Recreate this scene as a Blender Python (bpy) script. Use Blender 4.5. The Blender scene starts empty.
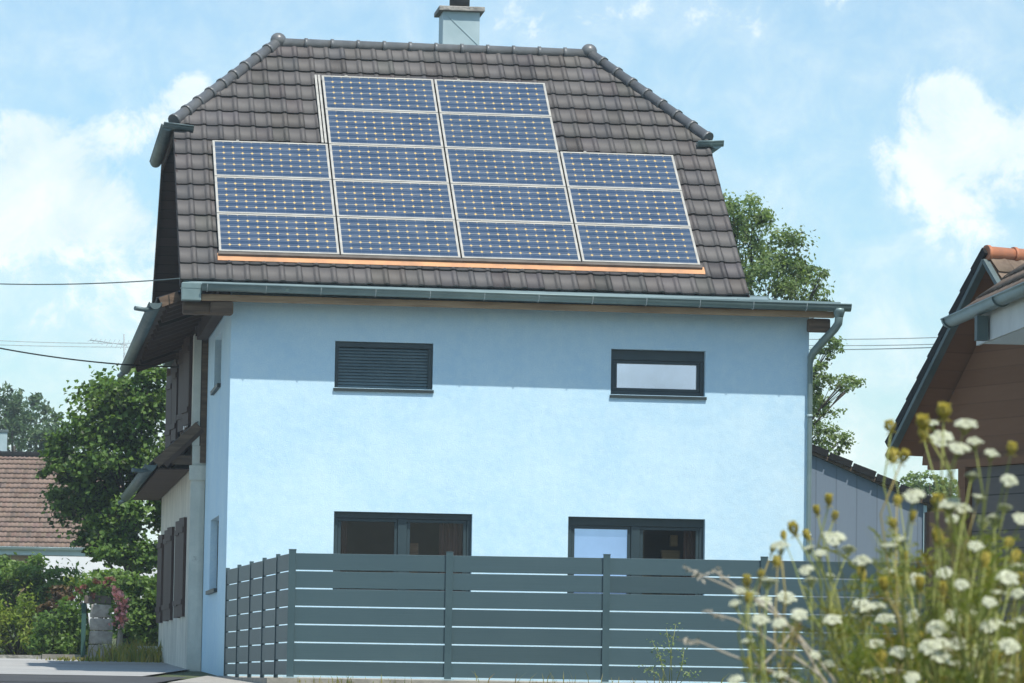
import bpy, bmesh, math, random
from mathutils import Vector, Matrix, noise
R = math.radians
rnd = random.Random(11)
scene = bpy.context.scene
COL = scene.collection

# ------------------------------------------------------------------ camera
FPX, PCX, PCY = 4100.0, 512.0, 341.5
YAW, PITCH, ROLL = R(7.2), math.atan(340 / 4100), 0.0162
EYE = Vector((-3.084, -54.032, 1.6))
cf = Vector((math.sin(YAW) * math.cos(PITCH), math.cos(YAW) * math.cos(PITCH), math.sin(PITCH)))
r0 = Vector((math.cos(YAW), -math.sin(YAW), 0)); u0 = r0.cross(cf)
cr = r0 * math.cos(ROLL) + u0 * math.sin(ROLL)
cu = -r0 * math.sin(ROLL) + u0 * math.cos(ROLL)

def ray(px, py): return cf + cr * ((px - PCX) / FPX) - cu * ((py - PCY) / FPX)
def at(px, py, D): return EYE + ray(px, py) * D            # survey: a sighted point at a known distance
def onY(px, py, Y):
    d = ray(px, py); return EYE + d * ((Y - EYE.y) / d.y)
def onX(px, py, X):
    d = ray(px, py); return EYE + d * ((X - EYE.x) / d.x)
def cam_coords(P):
    v = Vector(P) - EYE; return v.dot(r0), v.dot(Vector((math.sin(YAW), math.cos(YAW), 0)))

cam = bpy.data.cameras.new("camera"); co = bpy.data.objects.new("camera", cam); COL.objects.link(co)
cam.sensor_width = 36; cam.lens = 36 * FPX / 1024; cam.clip_end = 4000; cam.clip_start = 0.2
M4 = Matrix((cr, cu, -cf)).transposed().to_4x4(); M4.translation = EYE
co.matrix_world = M4
cam.dof.use_dof = True; cam.dof.focus_distance = 52; cam.dof.aperture_fstop = 13
scene.camera = co

# ------------------------------------------------------------------ helpers
OFF = {}
def tag(o, label=None, cat=None, group=None, kind=None):
    if label: o['label'] = label
    if cat: o['category'] = cat
    if group: o['group'] = group
    if kind: o['kind'] = kind
    return o
def thing(name, label, cat, loc, group=None):
    o = bpy.data.objects.new(name, None); COL.objects.link(o); o.location = Vector(loc)
    o.empty_display_size = .1
    OFF[o] = Vector(loc)
    return tag(o, label, cat, group)
def obj(name, bm, m, parent=None, smooth=False, loc=None):
    """link a bmesh made in world coordinates as one mesh object"""
    off = OFF[parent] if parent else (Vector(loc) if loc is not None else Vector((0, 0, 0)))
    if off.length: bmesh.ops.translate(bm, vec=-off, verts=bm.verts)
    me = bpy.data.meshes.new(name); bm.to_mesh(me); bm.free()
    for x in (m if isinstance(m, (list, tuple)) else [m]): me.materials.append(x)
    if smooth:
        for p in me.polygons: p.use_smooth = True
    o = bpy.data.objects.new(name, me); COL.objects.link(o)
    if parent: o.parent = parent
    elif loc is not None: o.location = off
    OFF[o] = off
    return o
def B(): return bmesh.new()
def face(bm, pts, mi=0):
    f = bm.faces.new([bm.verts.new(Vector(p)) for p in pts]); f.material_index = mi; return f
def box(bm, x0, x1, y0, y1, z0, z1, bev=0):
    vs = [bm.verts.new((x, y, z)) for x in (x0, x1) for y in (y0, y1) for z in (z0, z1)]
    fs = [(0, 1, 3, 2), (4, 6, 7, 5), (0, 4, 5, 1), (2, 3, 7, 6), (0, 2, 6, 4), (1, 5, 7, 3)]
    F = [bm.faces.new([vs[i] for i in f]) for f in fs]
    if bev:
        es = list({e for f in F for e in f.edges})
        bmesh.ops.bevel(bm, geom=es, offset=bev, segments=2, affect='EDGES', profile=.6)
def prism(bm, pts, d):
    """closed polygon pts swept by vector d"""
    d = Vector(d); a = [bm.verts.new(Vector(p)) for p in pts]; b = [bm.verts.new(Vector(p) + d) for p in pts]
    n = len(pts)
    fs = [bm.faces.new(a), bm.faces.new(b[::-1])] + [bm.faces.new((a[i], b[i], b[(i + 1) % n], a[(i + 1) % n])) for i in range(n)]
    bmesh.ops.recalc_face_normals(bm, faces=fs)
def bar(bm, p, q, w, h, up=(0, 0, 1)):
    p, q = Vector(p), Vector(q); t = (q - p).normalized(); s = t.cross(Vector(up)).normalized(); n = s.cross(t).normalized()
    c = [p + s * (a * w / 2) + n * (b * h / 2) for a, b in ((-1, -1), (1, -1), (1, 1), (-1, 1))]
    prism(bm, c, q - p)
def tube(bm, pts, rad, n=8, caps=True):
    pts = [Vector(p) for p in pts]
    rs = rad if isinstance(rad, (list, tuple)) else [rad] * len(pts)
    rings = []; ref = None
    for i, p in enumerate(pts):
        t = (pts[min(i + 1, len(pts) - 1)] - pts[max(i - 1, 0)]).normalized()
        if ref is None: ref = t.orthogonal().normalized()
        ref = (ref - t * ref.dot(t))
        ref = ref.normalized() if ref.length > 1e-6 else t.orthogonal().normalized()
        b = t.cross(ref)
        rings.append([bm.verts.new(p + (ref * math.cos(2 * math.pi * k / n) + b * math.sin(2 * math.pi * k / n)) * rs[i]) for k in range(n)])
    for a, b in zip(rings, rings[1:]):
        for k in range(n):
            f = bm.faces.new((a[k], a[(k + 1) % n], b[(k + 1) % n], b[k])); f.smooth = True
    if caps:
        bm.faces.new(rings[0][::-1]); bm.faces.new(rings[-1])
def half_pipe(bm, p, q, r, th=.006, n=10, capends=True, lip=True):
    """open gutter trough from p to q (axis at lip height)"""
    p, q = Vector(p), Vector(q); t = (q - p).normalized(); s = t.cross(Vector((0, 0, 1))).normalized(); up = s.cross(t)
    def ring(c, rr): return [bm.verts.new(c + s * (math.cos(math.pi * k / n) * rr) - up * (math.sin(math.pi * k / n) * rr)) for k in range(n + 1)]
    o0, o1, i0, i1 = ring(p, r), ring(q, r), ring(p, r - th), ring(q, r - th)
    for k in range(n):
        for f in ((o0[k], o1[k], o1[k + 1], o0[k + 1]), (i0[k + 1], i1[k + 1], i1[k], i0[k])):
            bm.faces.new(f).smooth = True
    if capends:
        bm.faces.new(o0); bm.faces.new(o1[::-1])
    for k in (0, n):
        bm.faces.new((o0[k], o1[k], i1[k], i0[k]))
    if lip:
        for sg in (1, -1):
            tube(bm, [p + s * sg * r + up * .004, q + s * sg * r + up * .004], .011, 6)
def ball(bm, c, r, sz=(1, 1, 1), seg=14):
    res = bmesh.ops.create_uvsphere(bm, u_segments=seg, v_segments=seg // 2 + 2, radius=r)
    for v in res['verts']: v.co = Vector((v.co.x * sz[0], v.co.y * sz[1], v.co.z * sz[2])) + Vector(c)
    for f in {f for v in res['verts'] for f in v.link_faces}: f.smooth = True
def wall_holes(bm, O, U, V, w, h, holes, depth, N):
    """rectangle O + u*U + v*V with openings (u0,u1,v0,v1) and reveals pushed in against N"""
    O, U, V, N = Vector(O), Vector(U), Vector(V), Vector(N)
    us = sorted({0, w} | {x for a in holes for x in a[:2]}); vs = sorted({0, h} | {x for a in holes for x in a[2:4]})
    P = lambda u, v: O + U * u + V * v
    for a, b in zip(us, us[1:]):
        for c, d in zip(vs, vs[1:]):
            um, vm = (a + b) / 2, (c + d) / 2
            if any(q[0] < um < q[1] and q[2] < vm < q[3] for q in holes): continue
            face(bm, [P(a, c), P(b, c), P(b, d), P(a, d)])
    for a, b, c, d in [q[:4] for q in holes]:
        e = -N * depth
        for p, q in ((P(a, c), P(b, c)), (P(b, c), P(b, d)), (P(b, d), P(a, d)), (P(a, d), P(a, c))):
            face(bm, [p, q, q + e, p + e])

# ------------------------------------------------------------------ materials
def nodes(name):
    m = bpy.data.materials.new(name); m.use_nodes = True
    nt = m.node_tree; return m, nt, nt.nodes['Principled BSDF']
def link(nt, a, b): nt.links.new(a, b)
def mth(nt, op, a, b=None, c=None):
    n = nt.nodes.new('ShaderNodeMath'); n.operation = op
    for i, v in enumerate((a, b, c)):
        if v is None: continue
        if isinstance(v, (int, float)): n.inputs[i].default_value = v
        else: nt.links.new(v, n.inputs[i])
    return n.outputs[0]
def mixc(nt, fac, a, b, mode='MIX'):
    n = nt.nodes.new('ShaderNodeMix'); n.data_type = 'RGBA'; n.blend_type = mode
    for i, v in ((0, fac), (6, a), (7, b)):
        if isinstance(v, (int, float)): n.inputs[i].default_value = v
        elif isinstance(v, tuple): n.inputs[i].default_value = (*v[:3], 1)
        else: nt.links.new(v, n.inputs[i])
    return n.outputs[2]
def noise_n(nt, vec, scale, detail=5, rough=.55, dist=0):
    n = nt.nodes.new('ShaderNodeTexNoise'); n.inputs['Scale'].default_value = scale
    n.inputs['Detail'].default_value = detail; n.inputs['Roughness'].default_value = rough; n.inputs['Distortion'].default_value = dist
    if vec is not None: nt.links.new(vec, n.inputs['Vector'])
    return n.outputs['Fac']
def ramp(nt, fac, lo, hi):
    n = nt.nodes.new('ShaderNodeMapRange'); n.inputs[1].default_value = lo; n.inputs[2].default_value = hi; n.clamp = True
    nt.links.new(fac, n.inputs[0]); return n.outputs[0]
def coords(nt, scale=(1, 1, 1), kind='Object'):
    t = nt.nodes.new('ShaderNodeTexCoord'); mp = nt.nodes.new('ShaderNodeMapping'); mp.inputs['Scale'].default_value = scale
    nt.links.new(t.outputs[kind], mp.inputs['Vector']); return mp.outputs[0]
def bump(nt, p, h, st, dist=.01):
    b = nt.nodes.new('ShaderNodeBump'); b.inputs['Strength'].default_value = st; b.inputs['Distance'].default_value = dist
    nt.links.new(h, b.inputs['Height']); nt.links.new(b.outputs[0], p.inputs['Normal'])
def mat(name, c1, c2=None, scale=4, rough=.7, bst=0, bsc=40, metal=0, spec=.4, stretch=(1, 1, 1), detail=6, lo=.35, hi=.65, attr=False, bdist=.01):
    m, nt, p = nodes(name)
    p.inputs['Roughness'].default_value = rough; p.inputs['Metallic'].default_value = metal
    p.inputs['Specular IOR Level'].default_value = spec
    v = coords(nt, stretch)
    c2 = c2 or tuple(x * .8 for x in c1)
    col = mixc(nt, ramp(nt, noise_n(nt, v, scale, detail), lo, hi), c1, c2)
    if attr:
        a = nt.nodes.new('ShaderNodeAttribute'); a.attribute_name = 'tint'
        col = mixc(nt, 1.0, col, a.outputs['Color'], 'MULTIPLY')
    link(nt, col, p.inputs['Base Color'])
    if bst: bump(nt, p, noise_n(nt, v, bsc, 4), bst, bdist)
    return m
def leafmat(name, c1, c2, trans=.35, rough=.45, scale=1.2, tcol=(1.3, 1.35, .6)):
    m, nt, p = nodes(name)
    v = coords(nt)
    a = nt.nodes.new('ShaderNodeAttribute'); a.attribute_name = 'tint'
    col = mixc(nt, ramp(nt, noise_n(nt, v, scale, 3), .35, .65), c1, c2)
    col = mixc(nt, 1.0, col, a.outputs['Color'], 'MULTIPLY')
    link(nt, col, p.inputs['Base Color']); p.inputs['Roughness'].default_value = rough
    p.inputs['Specular IOR Level'].default_value = .35
    t = nt.nodes.new('ShaderNodeBsdfTranslucent'); link(nt, mixc(nt, 1.0, col, tcol, 'MULTIPLY'), t.inputs['Color'])
    mx = nt.nodes.new('ShaderNodeMixShader'); mx.inputs[0].default_value = trans
    link(nt, p.outputs[0], mx.inputs[1]); link(nt, t.outputs[0], mx.inputs[2])
    link(nt, mx.outputs[0], nt.nodes['Material Output'].inputs['Surface'])
    return m

def m_render():
    m, nt, p = nodes('blue_render'); v = coords(nt)
    big = noise_n(nt, v, 1.1, 6, .62, .4); fine = noise_n(nt, v, 7, 6, .7)
    grain = noise_n(nt, v, 70, 4, .7)
    c = mixc(nt, ramp(nt, big, .38, .66), (.50, .715, .845), (.585, .78, .87))
    c = mixc(nt, mth(nt, 'MULTIPLY', ramp(nt, fine, .42, .7), .5), c, (.68, .85, .90))
    c = mixc(nt, mth(nt, 'MULTIPLY', ramp(nt, grain, .42, .7), .5), c, (.34, .57, .75))
    # faint rain streaks
    st = noise_n(nt, coords(nt, (5, 5, .22)), 1.3, 4, .6)
    c = mixc(nt, mth(nt, 'MULTIPLY', ramp(nt, st, .55, .8), .12), c, (.37, .55, .68))
    link(nt, c, p.inputs['Base Color']); p.inputs['Roughness'].default_value = .9; p.inputs['Specular IOR Level'].default_value = .15
    h = mth(nt, 'ADD', mth(nt, 'MULTIPLY', noise_n(nt, v, 90, 3, .6), .6), mth(nt, 'MULTIPLY', noise_n(nt, v, 6, 5), .9))
    bump(nt, p, h, .55, .012)
    return m
def m_cells():
    m, nt, p = nodes('solar_cells')
    t = nt.nodes.new('ShaderNodeTexCoord'); s = nt.nodes.new('ShaderNodeSeparateXYZ'); link(nt, t.outputs['Object'], s.inputs[0])
    cw, ch = PW / 12.25, PH / 6.2
    def fr(o, off, c):
        f = mth(nt, 'FRACT', mth(nt, 'DIVIDE', mth(nt, 'SUBTRACT', o, off), c))
        return mth(nt, 'MINIMUM', f, mth(nt, 'SUBTRACT', 1.0, f)), f
    dx, fx = fr(s.outputs[0], .125 * cw, cw); dy, fy = fr(s.outputs[1], .1 * ch, ch)
    dot = mth(nt, 'LESS_THAN', mth(nt, 'ADD', mth(nt, 'MULTIPLY', dx, cw), mth(nt, 'MULTIPLY', dy, ch * .8)), .0225)
    gx = mth(nt, 'LESS_THAN', mth(nt, 'MULTIPLY', dx, cw), .0028)
    gy = mth(nt, 'LESS_THAN', mth(nt, 'MULTIPLY', dy, ch), .0085)
    bb = mth(nt, 'LESS_THAN', mth(nt, 'ABSOLUTE', mth(nt, 'SUBTRACT', mth(nt, 'ABSOLUTE', mth(nt, 'SUBTRACT', fy, .5)), .24)), .03)
    v = coords(nt)
    vn = nt.nodes.new('ShaderNodeTexWhiteNoise'); vn.noise_dimensions = '2D'
    cb = nt.nodes.new('ShaderNodeCombineXYZ')
    link(nt, mth(nt, 'FLOOR', mth(nt, 'DIVIDE', mth(nt, 'SUBTRACT', s.outputs[0], .125 * cw), cw)), cb.inputs[0])
    link(nt, mth(nt, 'FLOOR', mth(nt, 'DIVIDE', mth(nt, 'SUBTRACT', s.outputs[1], .1 * ch), ch)), cb.inputs[1])
    oi = nt.nodes.new('ShaderNodeObjectInfo')
    sh = nt.nodes.new('ShaderNodeVectorMath'); sh.operation = 'ADD'; link(nt, cb.outputs[0], sh.inputs[0]); link(nt, oi.outputs['Random'], sh.inputs[1])
    link(nt, sh.outputs[0], vn.inputs['Vector'])
    c = mixc(nt, vn.outputs['Value'], (.020, .044, .088), (.028, .056, .108))
    c = mixc(nt, mth(nt, 'MULTIPLY', gx, .55), c, (.12, .14, .2))
    c = mixc(nt, mth(nt, 'MULTIPLY', bb, .55), c, (.21, .24, .28))
    c = mixc(nt, mth(nt, 'MULTIPLY', gy, .8), c, (.30, .31, .30))
    c = mixc(nt, dot, c, (.64, .45, .17))
    c = mixc(nt, mth(nt, 'MULTIPLY', oi.outputs['Random'], .16), c, (.05, .085, .12))
    d = noise_n(nt, v, 2.2, 5)
    c = mixc(nt, mth(nt, 'MULTIPLY', ramp(nt, d, .4, .8), .12), c, (.25, .3, .36))
    link(nt, c, p.inputs['Base Color']); p.inputs['Roughness'].default_value = .28; p.inputs['Specular IOR Level'].default_value = .45
    return m
def m_slat():
    m, nt, p = nodes('fence_slat'); v = coords(nt, (1, 1, 60))
    n = noise_n(nt, v, 1.5, 3); n2 = noise_n(nt, coords(nt), 1.2, 5)
    c = mixc(nt, n, (.043, .084, .098), (.055, .100, .114))
    c = mixc(nt, mth(nt, 'MULTIPLY', ramp(nt, n2, .4, .75), .35), c, (.072, .12, .128))
    a_ = nt.nodes.new('ShaderNodeAttribute'); a_.attribute_name = 'tint'; c = mixc(nt, 1.0, c, a_.outputs['Color'], 'MULTIPLY')
    link(nt, c, p.inputs['Base Color']); p.inputs['Roughness'].default_value = .5
    bump(nt, p, n, .25, .004); return m
def m_boards(name, c1, c2, axis=2, pitch=.14, rough=.8, joint=.7):
    """planks: dark joints every pitch along an axis of object space, grain across"""
    m, nt, p = nodes(name)
    t = nt.nodes.new('ShaderNodeTexCoord'); s = nt.nodes.new('ShaderNodeSeparateXYZ'); link(nt, t.outputs['Object'], s.inputs[0])
    q = mth(nt, 'DIVIDE', s.outputs[axis], pitch); f = mth(nt, 'FRACT', q)
    wn = nt.nodes.new('ShaderNodeTexWhiteNoise'); wn.noise_dimensions = '1D'; link(nt, mth(nt, 'FLOOR', q), wn.inputs['W'])
    sc = [1.2, 1.2, 1.2]; sc[axis] = 14
    g = noise_n(nt, coords(nt, tuple(sc)), 2.2, 5, .6)
    c = mixc(nt, mth(nt, 'ADD', mth(nt, 'MULTIPLY', g, .6), mth(nt, 'MULTIPLY', wn.outputs['Value'], .4)), c1, c2)
    j = mth(nt, 'LESS_THAN', f, .07)
    c = mixc(nt, mth(nt, 'MULTIPLY', j, joint), c, tuple(x * .25 for x in c1))
    link(nt, c, p.inputs['Base Color']); p.inputs['Roughness'].default_value = rough; p.inputs['Specular IOR Level'].default_value = .2
    bump(nt, p, mth(nt, 'SUBTRACT', mth(nt, 'MULTIPLY', g, .3), j), .5, .008)
    return m
def m_plaster():
    m, nt, p = nodes('old_plaster'); v = coords(nt)
    n = noise_n(nt, v, 1.6, 7, .65, .6); s = noise_n(nt, coords(nt, (6, 6, .4)), 1, 5)
    c = mixc(nt, ramp(nt, n, .35, .65), (.70, .69, .60), (.56, .57, .50))
    c = mixc(nt, mth(nt, 'MULTIPLY', ramp(nt, s, .45, .7), .5), c, (.22, .23, .20))
    c = mixc(nt, ramp(nt, noise_n(nt, v, 2.6, 8, .7), .66, .74), c, (.20, .17, .13))
    link(nt, c, p.inputs['Base Color']); p.inputs['Roughness'].default_value = .95; p.inputs['Specular IOR Level'].default_value = .1
    bump(nt, p, noise_n(nt, v, 25, 5), .6, .015); return m
def m_glass(name, c, metal=.0, rough=.06, spec=.6):
    m, nt, p = nodes(name); v = coords(nt)
    col = mixc(nt, ramp(nt, noise_n(nt, v, 1.4, 3), .3, .7), c, tuple(x * .8 for x in c))
    link(nt, col, p.inputs['Base Color']); p.inputs['Roughness'].default_value = rough; p.inputs['Metallic'].default_value = metal
    p.inputs['Specular IOR Level'].default_value = spec
    bump(nt, p, noise_n(nt, v, 1.1, 2), .03, .01)
    return m

PW, PH = 1.600, .975
M = {}
M['render'] = m_render()
M['tile'] = mat('roof_tile', (.070, .064, .062), (.096, .089, .085), 1.3, .55, .3, 60, spec=.35, attr=True)
M['ridge'] = mat('ridge_tile', (.115, .12, .122), (.155, .16, .16), 6, .36, .2, 50, spec=.55)
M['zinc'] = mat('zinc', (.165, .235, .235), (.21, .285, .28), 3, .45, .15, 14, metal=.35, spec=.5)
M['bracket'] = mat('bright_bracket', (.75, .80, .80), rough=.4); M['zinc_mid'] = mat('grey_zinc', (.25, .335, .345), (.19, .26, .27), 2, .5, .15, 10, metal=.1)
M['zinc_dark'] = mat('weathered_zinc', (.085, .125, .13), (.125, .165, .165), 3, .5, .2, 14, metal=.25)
M['zinc_light'] = mat('bright_zinc', (.42, .53, .55), (.34, .45, .47), 2.5, .5, .1, 10, metal=.1)
M['copper'] = mat('terracotta_flashing', (.68, .34, .16), (.45, .24, .13), 3.2, .7, .25, 12)
M['alu'] = mat('aluminium_frame', (.52, .50, .44), (.40, .385, .34), 6, .4, metal=.1)
M['railm'] = mat('mounting_rail', (.10, .085, .07), (.14, .12, .10), 5, .6)
M['cells'] = m_cells()
M['slat'] = m_slat()
M['post'] = mat('fence_post', (.045, .084, .095), (.058, .101, .112), 2, .45)
M['wood'] = mat('aged_timber', (.17, .115, .075), (.08, .055, .038), 3, .8, .4, 20, stretch=(.6, 6, 6))
M['wood_warm'] = mat('warm_timber', (.44, .31, .19), (.27, .18, .11), 3, .75, .4, 20, stretch=(.5, 6, 6))
M['darkwood'] = m_boards('dark_boards', (.042, .032, .030), (.078, .058, .052), 1, .16)
M['soffit'] = m_boards('soffit_boards', (.075, .054, .046), (.125, .088, .070), 1, .32)
M['barnwood'] = m_boards('barn_boards', (.17, .085, .045), (.22, .118, .066), 2, .21, joint=.18)
M['greyboard'] = m_boards('grey_barn_boards', (.10, .095, .09), (.17, .155, .14), 2, .22)
M['shutter'] = m_boards('brown_shutter', (.050, .033, .030), (.078, .050, .043), 1, .11, .6)
M['plaster'] = m_plaster()
M['frame'] = mat('anthracite_frame', (.022, .042, .050), (.030, .052, .060), 3, .4)
M['sill'] = mat('anthracite_sill', (.022, .034, .036), (.03, .044, .045), 4, .5)
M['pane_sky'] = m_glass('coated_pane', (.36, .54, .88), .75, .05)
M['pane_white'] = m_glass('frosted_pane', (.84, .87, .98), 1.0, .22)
def m_clear(name, tint):
    m, nt, p = nodes(name); nt.nodes.remove(p)
    tr = nt.nodes.new('ShaderNodeBsdfTransparent'); tr.inputs[0].default_value = (*tint, 1)
    gl = nt.nodes.new('ShaderNodeBsdfGlossy'); gl.inputs['Roughness'].default_value = .02
    fr = nt.nodes.new('ShaderNodeFresnel'); fr.inputs['IOR'].default_value = 1.38
    b = nt.nodes.new('ShaderNodeBump'); b.inputs['Strength'].default_value = .02; link(nt, noise_n(nt, coords(nt), 1.3, 2), b.inputs['Height']); link(nt, b.outputs[0], gl.inputs['Normal'])
    mx = nt.nodes.new('ShaderNodeMixShader'); link(nt, fr.outputs[0], mx.inputs[0]); link(nt, tr.outputs[0], mx.inputs[1]); link(nt, gl.outputs[0], mx.inputs[2])
    link(nt, mx.outputs[0], nt.nodes['Material Output'].inputs['Surface']); return m
M['pane_dark'] = m_clear('dark_pane', (.62, .58, .58)); M['pane_olive'] = m_clear('dim_pane', (.66, .68, .60))
M['pane_solid'] = m_glass('side_pane', (.02, .022, .024), 0, .05); M['roomwall'] = mat('room_wall', (.30, .22, .20), (.24, .18, .17), 2, .9); M['curtain'] = mat('curtain', (.26, .15, .14), (.16, .10, .10), 8, .9, stretch=(4, 4, .2))
M['roller'] = mat('roller_blind', (.085, .14, .165), (.11, .17, .195), 3, .5)
M['shedwall'] = m_boards('grey_cladding', (.150, .190, .235), (.175, .215, .26), 0, .31, .6, joint=.25)
M['shedtile'] = mat('brown_tile', (.075, .055, .045), (.12, .085, .065), 7, .7, .3, 40, attr=True)
M['orangetile'] = mat('orange_ridge', (.52, .20, .10), (.40, .17, .10), 8, .7, .3, 40)
M['oldtile'] = mat('weathered_brown_tile', (.15, .105, .075), (.24, .18, .13), 6, .85, .4, 30, attr=True)
M['redtile'] = mat('red_brown_tile', (.185, .128, .098), (.25, .175, .135), 1.5, .8, .2, 20, attr=True)
M['whitewall'] = mat('white_wall', (.80, .80, .80), (.70, .71, .72), 2, .9)
M['whitefascia'] = mat('white_fascia', (.80, .80, .76), (.70, .70, .67), 3, .7)
M['stone'] = mat('rough_stone', (.42, .40, .36), (.26, .245, .22), 7, .95, 1.0, 14, bdist=.03)
M['concrete'] = mat('concrete', (.36, .33, .28), (.25, .23, .20), 5, .9, .5, 30)
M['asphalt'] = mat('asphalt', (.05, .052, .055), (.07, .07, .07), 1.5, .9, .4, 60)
M['street'] = mat('pale_street', (.40, .40, .38), (.32, .32, .31), .8, .9, .4, 60)
M['gravel'] = mat('gravel', (.42, .40, .36), (.28, .27, .24), 9, .95, .8, 40)
M['earth'] = mat('meadow_ground', (.055, .085, .028), (.11, .11, .05), .7, .95, .8, 8, bdist=.05)
M['bark'] = mat('bark', (.085, .070, .055), (.05, .042, .035), 8, .95, .8, 14, stretch=(2, 2, .5))
M['cable'] = mat('cable', (.03, .035, .04), rough=.6)
M['palecable'] = mat('pale_cable', (.42, .48, .50), rough=.6)
M['leaf_a'] = leafmat('leaf_broad', (.11, .205, .045), (.175, .28, .065), .45)
M['leaf_b'] = leafmat('leaf_birch', (.19, .28, .11), (.25, .33, .14), .48)
M['leaf_c'] = leafmat('leaf_conifer', (.07, .13, .06), (.10, .165, .07), .3)
M['leaf_d'] = leafmat('leaf_hedge', (.14, .24, .06), (.21, .32, .085), .5)
M['leaf_e'] = leafmat('leaf_yellow', (.24, .33, .06), (.33, .39, .08), .5)
M['leaf_f'] = leafmat('leaf_red', (.12, .07, .03), (.09, .10, .03), .25)
M['stem'] = mat('green_stem', (.20, .245, .06), (.33, .32, .09), 9, .7, attr=False)
M['drystem'] = mat('dry_stem', (.40, .33, .12), (.27, .21, .07), 9, .8)
M['palestem'] = mat('bleached_stem', (.42, .38, .30), (.32, .28, .20), 9, .8)
M['carrotleaf'] = leafmat('carrot_leaf', (.17, .22, .045), (.32, .30, .07), .45)
M['grass'] = leafmat('grass_blade', (.15, .19, .05), (.34, .28, .10), .45, scale=2)
M['petal'] = leafmat('white_petal', (.82, .83, .74), (.76, .78, .66), .3, tcol=(1, 1, .95))
M['nest'] = leafmat('seed_head', (.70, .58, .13), (.56, .52, .13), .4)
M['pink'] = leafmat('pink_petal', (.88, .44, .50), (.82, .34, .42), .35)
M['redflower'] = leafmat('red_petal', (.28, .10, .09), (.20, .10, .08), .3)

# ------------------------------------------------------------------ roof tiles
def tint_layer(bm): return bm.loops.layers.color.get('tint') or bm.loops.layers.color.new('tint')
def tile_field(bm, O, U, S, w, h, u0, u1, s0, s1, roll=.016, lift=.030, seed=1, var=.2, prof=None, glint=5.0):
    """rows of interlocking tiles on the plane O + u*U + s*S"""
    rg = random.Random(seed); tl = tint_layer(bm)
    O, U, S = Vector(O), Vector(U).normalized(), Vector(S).normalized(); N = U.cross(S).normalized()
    prof = prof or [(0, .30), (.03, .10), (.12, .02), (.40, 0), (.62, .06), (.68, .18), (.73, .72), (.80, 1), (.88, .98), (.95, .72), (1, .1)]
    nu, ns = int(round((u1 - u0) / w)), int(math.ceil((s1 - s0) / h - .05))
    w = (u1 - u0) / nu
    for j in range(ns):
        for i in range(nu):
            a = s0 + j * h - .035; b = min(s0 + (j + 1) * h + .01, s1 + .02)
            l0 = lift + rg.uniform(-.004, .004); tw = rg.uniform(-.004, .004); ja = rg.uniform(-.006, .006)
            c = 1 + rg.uniform(-var, var) * (1.6 if rg.random() < .12 else .6); cc = (c * rg.uniform(.97, 1.04), c, c * rg.uniform(.96, 1.04), 1)
            lo, up, lip = [], [], []
            for q, z in prof:
                u = u0 + (i + q * .992) * w
                base = O + U * u
                zz = z * roll + tw * (q - .5)
                lo.append(bm.verts.new(base + S * (a + ja) + N * (l0 + zz)))
                up.append(bm.verts.new(base + S * b + N * (.002 + zz)))
                lip.append(bm.verts.new(base + S * (a + ja + .004) + N * (l0 + zz - .026)))
            fs = []
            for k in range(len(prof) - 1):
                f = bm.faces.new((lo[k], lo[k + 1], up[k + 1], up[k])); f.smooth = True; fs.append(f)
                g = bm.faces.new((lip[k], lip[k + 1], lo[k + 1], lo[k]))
                e = glint * rg.uniform(.6, 1.3) if prof[k][1] > .6 and prof[k + 1][1] > .6 else .8  # highlights of the glossy roll edges painted into the lip tint
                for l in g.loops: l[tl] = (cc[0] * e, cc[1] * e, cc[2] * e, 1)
            for f in fs:
                for l in f.loops: l[tl] = cc
def clip(bm, p, n):
    bmesh.ops.bisect_plane(bm, geom=bm.verts[:] + bm.edges[:] + bm.faces[:], plane_co=p, plane_no=n, clear_outer=True)
def merge(dst, src):
    me = bpy.data.meshes.new('tmp'); src.to_mesh(me); src.free(); dst.from_mesh(me); bpy.data.meshes.remove(me)
def cap_run(bm, p, q, r, n=9, step=.38):
    """half-round ridge tiles with a raised collar at every joint"""
    p, q = Vector(p), Vector(q); L = (q - p).length; t = (q - p) / L
    k = max(1, int(round(L / step))); st = L / k
    for i in range(k):
        a = p + t * (i * st); b = p + t * ((i + 1) * st + .02)
        tube(bm, [a, a + t * .045, a + t * .05, b], [r * 1.17, r * 1.17, r * 1.0, r * .94], 12)

# ------------------------------------------------------------------ ground
def ground_z(p):
    lat, D = cam_coords((p[0], p[1], 0))
    def ss(a, b, x):
        x = min(1, max(0, (x - a) / (b - a))); return x * x * (3 - 2 * x)
    z = 1.5 * ss(6, 40, D)
    if D > 47: z += .014 * (min(D, 75) - 47)
    if D > 75: z += .025 * (min(D, 150) - 75)
    if D > 150: z += .01 * min(D - 150, 300)
    bank = ss(.15, .9, lat) * (1 - ss(9, 16, lat)) * ss(5.5, 8, D) * (1 - ss(13, 22, D))
    return max(z, 1.05 * bank)
bm = B()
xs = [-900, -500, -300, -200, -140, -100, -70] + [x * 2.0 for x in range(-25, 41)] + [100, 140, 200, 300, 500, 900]
ys = [-700, -400, -200, -120, -90, -75, -66] + [-60 + 1.0 * k for k in range(0, 30)] + [-30 + 3 * k for k in range(0, 50)] + [130, 170, 220, 300, 420, 600, 900, 1400, 2000]
g = [[bm.verts.new((x, y, ground_z((x, y)) - .004)) for x in xs] for y in ys]
for j in range(len(ys) - 1):
    for i in range(len(xs) - 1):
        bm.faces.new((g[j][i], g[j][i + 1], g[j + 1][i + 1], g[j + 1][i]))
tag(obj('ground', bm, M['earth'], smooth=True), kind='structure')
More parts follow.
